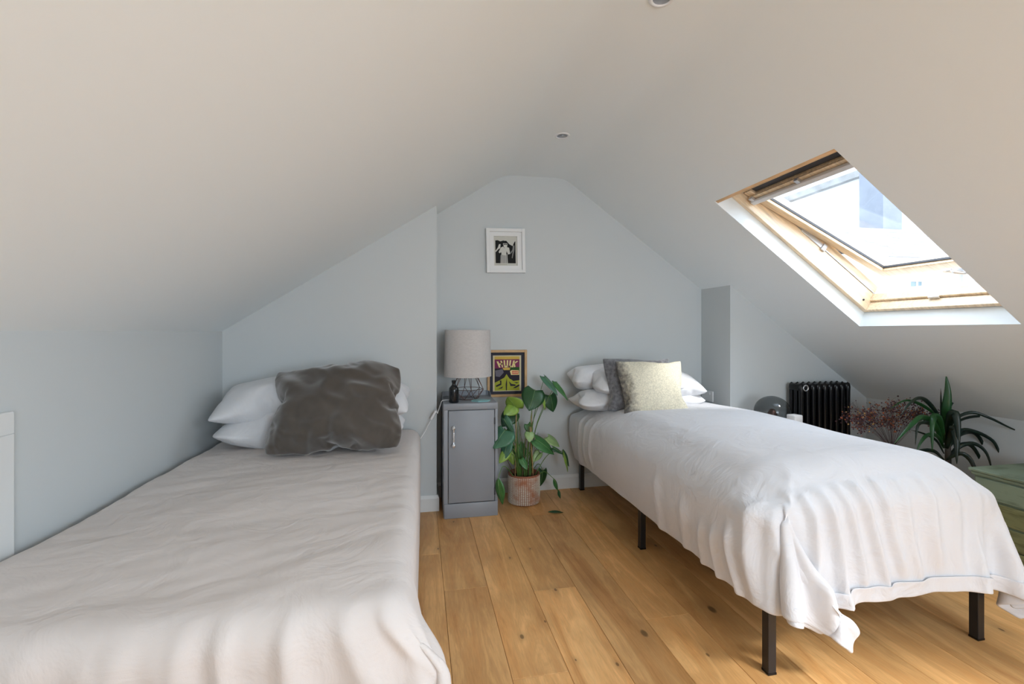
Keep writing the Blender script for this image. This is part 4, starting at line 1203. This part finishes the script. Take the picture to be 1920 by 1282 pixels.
# small table behind the white bed with the smoked globe and the white pot
tb = thing('side_table', 'low dark side table hidden behind the white bed, below the globe lamp', 'table', (2.50, 2.78, 0))
bm = BM(); box(bm, 2.27, 2.66, 2.62, 2.97, .475, .50, .004); obj('tabletop', bm, M['darkwood'], tb)
for x in (2.29, 2.64):
    for y in (2.64, 2.95):
        bm = BM(); box(bm, x - .014, x + .014, y - .014, y + .014, 0, .475, .002); obj('leg', bm, M['darkwood'], tb)
gx, gy = 2.395, 2.80
gl = thing('globe_lamp', 'smoked glass globe lamp standing behind the white bed, left of the radiator', 'lamp', (gx, gy, .50))
bm = BM(); lathe(bm, [(0, .001), (.055, .001), (.055, .02), (.035, .03), (.03, .045)], n=32, cap=False); obj('base', bm, M['copper'], gl, world=False, smooth=True, auto=40)
bm = BM(); lathe(bm, [(.115 * math.sin(a), .148 - .108 * math.cos(a)) for a in [R(14 + 166 * k / 24) for k in range(25)]], n=48, cap=False); g_ = obj('globe', bm, M['smoke'], gl, world=False, smooth=True)
bm = BM(); lathe(bm, [(.012, .045), (.014, .09), (.03, .12), (.03, .14), (.015, .165), (0, .168)], n=20, cap=False); obj('bulb', bm, M['copper'], gl, world=False, smooth=True)
bm = BM(); box(bm, -.036, .036, -.034, .034, 0, .150, .008, 3); cp = obj('candle_pot', bm, M['candle'], world=False, smooth=True, auto=40)
cp.location = (2.445, 2.66, .50); cp.rotation_euler = (0, 0, R(8)); tag(cp, 'small white square ceramic pot in front of the globe lamp', 'pot')

# ------------------------------------------------------------------ green chest of drawers
GX0, GX1, GY0, GY1, GH = 2.85, 3.35, .78, 1.93, .487
ch = thing('chest_of_drawers', 'low chest of drawers in worn green paint beside the far side of the white bed', 'chest', (3.1, 1.35, 0))
bm = BM(); box(bm, GX0 + .012, GX1, GY0 + .01, GY1 - .01, .05, GH - .035, .003); obj('carcass', bm, M['chest_top'], ch)
bm = BM(); box(bm, GX0 - .012, GX1, GY0 - .005, GY1 + .005, GH - .016, GH, .005); box(bm, GX0 - .002, GX1, GY0 + .003, GY1 - .003, GH - .034, GH - .017, .004); obj('top_board', bm, M['chest_top'], ch)
for j, (za, zb_) in enumerate([(.345, .445), (.235, .335), (.125, .225)]):
    bm = BM(); box(bm, GX0, GX0 + .02, GY0 + .02, GY1 - .02, za, zb_, .004)
    dr = obj('drawer', bm, M['chest_top'] if j == 0 else M['chest_low'], ch)
    for yy in (GY0 + .3, GY1 - .3):
        bm = BM(); lathe(bm, [(.006, 0), (.006, .01), (.014, .018), (.012, .026), (0, .028)], n=14, cap=False)
        bm.transform(Matrix.Translation((GX0 + .001, yy, (za + zb_) / 2)) @ Matrix.Rotation(R(-90), 4, 'Y')); obj('knob', bm, M['darkwood'], dr, smooth=True)
bm = BM()
for y in (GY0 + .05, GY1 - .05):
    for x in (GX0 + .04, GX1 - .04): box(bm, x - .025, x + .025, y - .025, y + .025, 0, .05, .003)
box(bm, GX0 + .002, GX0 + .014, GY0 + .012, GY1 - .012, .05, .12, .003)
obj('base_frame', bm, M['chest_low'], ch)

# ------------------------------------------------------------------ strap-leaved plant
yx, yy_ = at(1777, 850, 2.28).x, 2.28
yu = thing('strap_leaf_plant', 'tall plant with long dark arching strap leaves beyond the white bed', 'plant', (yx, yy_, .02))
yp = thing('plant_pot', 'dark pot of the strap-leaved plant, behind the white bed and green chest', 'pot', (yx, yy_, 0))
bm = BM(); lathe(bm, [(.085, 0), (.09, .005), (.115, .20), (.118, .215), (.110, .215), (.104, .18), (0, .185)], n=36, cap=False); obj('pot_body', bm, M['black_metal'], yp, world=False, smooth=True, auto=40)
bm = BM(); tube(bm, [(0, 0, .17), (.003, 0, .4), (-.004, 0, .60), (0, 0, .74)], .017, n=10, taper=.7); obj('cane', bm, M['yucca_trunk'], yu, smooth=True, world=False)


def blade(pts, w_, mt, Y0_=2.28, up=None):
    """strap leaf through (u, v, depth offset) points"""
    P_ = catmull([at(u, v, Y0_ + d) for u, v, d in pts], 5); N_ = len(P_); V, F = [], []
    hw_ = w_ * Y0_ / FPX / 2 * 1.0
    for i, p in enumerate(P_):
        t_ = i / (N_ - 1); d = (P_[min(i + 1, N_ - 1)] - P_[max(i - 1, 0)]).normalized()
        view = Vector((yx * .9, 2.0, .0)).normalized() if up is None else Vector(up)
        s_ = d.cross(view).normalized(); n_ = s_.cross(d)
        ww = hw_ * (.45 + .55 * min(1, t_ * 3)) * max(.04, (1 - max(0, t_ - .45) / .55) ** .7)
        for k, v in enumerate((-1, -.5, 0, .5, 1)): V.append(tuple(p + s_ * v * ww + n_ * (-.25 * ww * (1 - abs(v)))))
    for i in range(N_ - 1):
        for k in range(4): a = i * 5 + k; F.append((a, a + 1, a + 6, a + 5))
    o = obj('leaf', (V, [], F), M[mt], yu, smooth=True); s = o.modifiers.new('t', 'SOLIDIFY'); s.thickness = .001


BL = [([(1771, 800, -.02), (1774, 770, -.04), (1777, 735, -.05), (1774, 703, -.04)], 17, 'yucca_light'),
      ([(1768, 800, 0), (1765, 770, 0), (1764, 728, 0)], 5, 'yucca'),
      ([(1768, 800, 0), (1757, 775, -.03), (1738, 752, -.06), (1722, 746, -.09), (1705, 757, -.12), (1689, 778, -.14)], 9, 'yucca'),
      ([(1766, 790, 0), (1745, 770, .02), (1720, 755, .04), (1695, 751, .05), (1665, 769, .05)], 7, 'yucca_light'),
      ([(1768, 830, -.02), (1752, 795, -.08), (1728, 782, -.12), (1705, 800, -.15), (1676, 832, -.16)], 13, 'yucca_light'),
      ([(1768, 830, -.02), (1752, 800, -.06), (1735, 792, -.1), (1721, 798, -.12), (1716, 835, -.12)], 9, 'yucca'),
      ([(1770, 825, -.03), (1762, 790, -.09), (1752, 780, -.12), (1748, 800, -.14), (1748, 848, -.15)], 15, 'yucca_light'),
      ([(1770, 840, -.02), (1758, 818, -.06), (1740, 815, -.1), (1727, 828, -.12), (1718, 848, -.12)], 9, 'yucca_light'),
      ([(1770, 850, -.02), (1755, 825, -.05), (1730, 812, -.06), (1708, 806, -.06)], 5, 'yucca'),
      ([(1774, 820, -.02), (1782, 785, -.08), (1790, 775, -.11), (1796, 800, -.13), (1798, 850, -.14)], 18, 'yucca'),
      ([(1774, 840, -.02), (1784, 810, -.08), (1790, 806, -.11), (1793, 830, -.13), (1794, 870, -.14)], 18, 'yucca'),
      ([(1774, 815, 0), (1792, 785, -.02), (1822, 773, -.05), (1855, 783, -.1), (1890, 800, -.14), (1925, 815, -.18)], 7, 'yucca'),
      ([(1774, 820, 0), (1800, 788, .02), (1845, 780, .02), (1875, 793, .0), (1895, 826, -.02)], 6, 'yucca'),
      ([(1774, 840, 0), (1798, 808, .0), (1825, 808, -.02), (1860, 825, -.06), (1875, 850, -.08), (1886, 866, -.1)], 8, 'yucca'),
      ([(1774, 845, 0), (1800, 815, .02), (1828, 812, .02), (1848, 840, .0), (1868, 872, -.02)], 9, 'yucca'),
      ([(1774, 860, 0), (1800, 834, .03), (1822, 836, .03), (1840, 865, .02), (1848, 895, .0)], 9, 'yucca'),
      ([(1774, 862, 0), (1802, 836, -.03), (1828, 832, -.05), (1850, 850, -.08), (1862, 890, -.1)], 9, 'yucca'),
      ([(1774, 862, 0), (1800, 850, -.06), (1818, 860, -.09), (1830, 885, -.12), (1836, 905, -.12)], 10, 'yucca'),
      ([(1770, 862, 0), (1750, 845, .03), (1722, 846, .05), (1700, 865, .06)], 8, 'yucca'),
      ([(1772, 830, .01), (1775, 790, .05), (1782, 760, .09), (1795, 752, .14)], 8, 'yucca')]
for a in BL: blade(*a)

# dried flowers
dc = at(1672, 830, 2.52)
dv_ = thing('vase', 'dark vase holding the dried flowers, hidden behind the white bed', 'vase', (dc.x, dc.y, 0))
bm = BM(); lathe(bm, [(0, 0), (.06, 0), (.075, .05), (.08, .2), (.05, .32), (.035, .38), (.042, .42), (.036, .42), (.03, .38), (.04, .3)], n=32, cap=False); obj('vase_body', bm, M['darkwood'], dv_, world=False, smooth=True)
df = thing('dried_flowers', 'bunch of dried purple and rust sprays beyond the white bed, right of the radiator', 'flowers', (dc.x, dc.y, .42))
random.seed(5)
mats_f = [mat('dried_plum', (.07, .03, .035), .9), mat('dried_rust', (.35, .10, .04), .9), mat('dried_straw', (.45, .26, .09), .9), mat('dried_mauve', (.13, .07, .09), .9)]
bmt = BM(); buds = BM(); org = Vector((dc.x, dc.y, .42))
for k in range(84):
    a = random.uniform(-1, 1); e = at(1668 + a * 72 + random.gauss(0, 4), 0, 2.52)
    zz = .56 + .175 * (.62 + .38 * math.sin((a + 1) * 1.9)) * random.uniform(.25, 1.0)
    tip = Vector((e.x, 2.52 + random.uniform(-.10, .10), zz + .05 * (a > .3)))
    mid = (org + tip) / 2 + Vector((0, 0, .03)); 
    tube(bmt, [tuple(org), tuple(mid), tuple(tip)], .0006, n=3, sub=3, mi=0)
    for j in range(15):
        q = tip + Vector((random.gauss(0, .022), random.gauss(0, .022), random.gauss(-.015, .022)))
        tube(bmt, [tuple(mid.lerp(tip, random.uniform(.5, 1))), tuple(q)], .0005, n=3, sub=1, mi=0)
        r_ = random.uniform(.0022, .0058)
        n0 = len(buds.verts)
        g5 = bmesh.ops.create_icosphere(buds, subdivisions=1, radius=r_, matrix=Matrix.Translation(q))
        mi = random.choices([0, 1, 2, 3], [5, 3, 1.2, 4])[0] if a < .75 else random.choices([0, 3], [1, 1])[0]
        for v in g5['verts']:
            for f in v.link_faces: f.material_index = mi
o = obj('flower_stems', bmt, mats_f, df); o['kind'] = 'stuff'
o = obj('flower_heads', buds, mats_f, df); o['kind'] = 'stuff'
# ------------------------------------------------------------------ the world outside the roof window
bm = BM(); box(bm, -40, 60, -30, 60, -6.2, -6.0); g = obj('ground', bm, M['ground']); g['kind'] = 'structure'
hs = thing('neighbour_house', 'white rendered house with a slate roof seen through the roof window', 'house', (12, 9.5, -6))
HX0, HX1, HY = 5.0, 19.0, 9.05
wx, wz, ww_, wh_ = 11.55, 1.55, .50, .93
bm = BM()
for (xa, xb, za, zb_) in [(HX0, wx, -6, 3.0), (wx + ww_, HX1, -6, 3.0), (wx, wx + ww_, -6, wz), (wx, wx + ww_, wz + wh_, 3.0)]: box(bm, xa, xb, HY, HY + .25, za, zb_)
box(bm, HX0, HX1, HY + .25, HY + 2.6, -6, 2.9)
obj('wall', bm, M['render'], hs)
bm = BM()
for q in [(wx, wx + .05, wz, wz + wh_), (wx + ww_ - .05, wx + ww_, wz, wz + wh_), (wx + .05, wx + ww_ - .05, wz, wz + .05), (wx + .05, wx + ww_ - .05, wz + wh_ - .06, wz + wh_), (wx + .28, wx + .32, wz + .05, wz + wh_ - .06)]: box(bm, q[0], q[1], HY + .08, HY + .14, q[2], q[3])
fr = obj('window', bm, M['white_metal'], hs)
bm = BM(); box(bm, wx + .02, wx + ww_ - .02, HY + .10, HY + .115, wz + .02, wz + wh_ - .02); obj('pane', bm, M['dark_glass'], fr)
bm = BM(); lathe(bm, [(.045, -6), (.045, 2.75)], 13.05, HY - .08, 12); obj('downpipe', bm, M['alu'], hs)
bm = BM(); box(bm, 13.6, 13.85, HY - .12, HY, 2.05, 2.4, .02); obj('wall_box', bm, M['pine'], hs)
# roof: ridge along x, laid in overlapping slates
yE, zE, yR_, zR_ = HY - .25, 2.93, 10.25, 3.93
nC = 9
roof = BM(); quad(roof, [(10.55, yE, zE - .03), (HX1, yE, zE - .03), (HX1, yR_, zR_ - .03), (10.25, yR_, zR_ - .03)]); quad(roof, [(10.25, yR_, zR_ - .03), (HX1, yR_, zR_ - .03), (HX1, 11.8, 2.93), (10.25, 11.8, 2.93)])
rf = obj('roof', roof, M['slate'], hs)
random.seed(3)
sl_me = []
for k in range(4):
    b = BM(); x = .30; l_ = math.hypot(yR_ - yE, zR_ - zE) / nC
    box(b, 0, x - .012, 0, l_ * 1.25, 0, .016); me = bpy.data.meshes.new('slate')
    b.transform(Matrix.Rotation(math.atan2(zR_ - zE, yR_ - yE) - R(1.6), 4, 'X')); b.to_mesh(me); b.free(); me.materials.append(M['slate']); sl_me.append(me)
cnt = 0
for j in range(nC):
    t_ = j / nC; xs = 10.6 - .3 * t_ + (.15 if j % 2 else 0)
    while xs < HX1 - .3 and cnt < 280:
        o = bpy.data.objects.new('slate', sl_me[cnt % 4]); COL.objects.link(o); o.parent = rf
        o.location = wmat(rf).inverted() @ Vector((xs, yE + (yR_ - yE) * t_, zE + (zR_ - zE) * t_ + random.uniform(0, .006))); xs += .30; cnt += 1
bm = BM(); tube(bm, [(10.5, yE - .02, zE - .02), (10.2, yR_, zR_ + .02)], .09, n=6, sub=1); obj('barge_board', bm, M['render'], hs)
bm = BM(); box(bm, 10.4, HX1, yE - .12, yE + .0, zE - .12, zE - .02, .02); obj('gutter', bm, M['alu'], hs)
cs = thing('chimney_stack', 'tall grey chimney stack rising behind the slate roof outside', 'chimney', (12.6, 10.7, 3))
bm = BM(); box(bm, 12.35, 12.98, 10.4, 11.1, 3.2, 6.9); obj('stack', bm, M['blue_render'], cs)
bm = BM(); box(bm, 12.28, 13.05, 10.33, 11.17, 6.9, 7.05, .02); obj('cap', bm, M['render'], cs)
bm = BM(); lathe(bm, [(.12, 7.05), (.10, 7.5), (.12, 7.52)], 12.66, 10.75, 16, cap=False); obj('chimney_pot', bm, M['pot_groove'], cs)
bk = thing('rear_building', 'pale rendered gable behind the chimney stack outside the roof window', 'building', (15, 12, -6))
bm = BM(); box(bm, 13.2, 20, 11.9, 16, -6, 5.9); obj('wall', bm, M['render'], bk)
bm = BM(); box(bm, 13.0, 20.2, 11.7, 16.2, 5.9, 6.1); obj('roof', bm, M['slate'], bk)
gb = thing('terrace_house', 'white house end with small blue-grey windows glimpsed under the open sash', 'house', (6, 12.5, -6))
bm = BM(); box(bm, 3.5, 9.6, 13.0, 17, -6, 3.8); obj('wall', bm, M['render'], gb)
for x in (6.9, 7.9):
    bm = BM(); box(bm, x, x + .55, 12.94, 13.0, 2.6, 3.6, .01); obj('window', bm, M['blue_render'], gb)
bm = BM(); box(bm, 3.3, 9.8, 12.8, 17.2, 3.8, 4.0); obj('roof', bm, M['slate'], gb)
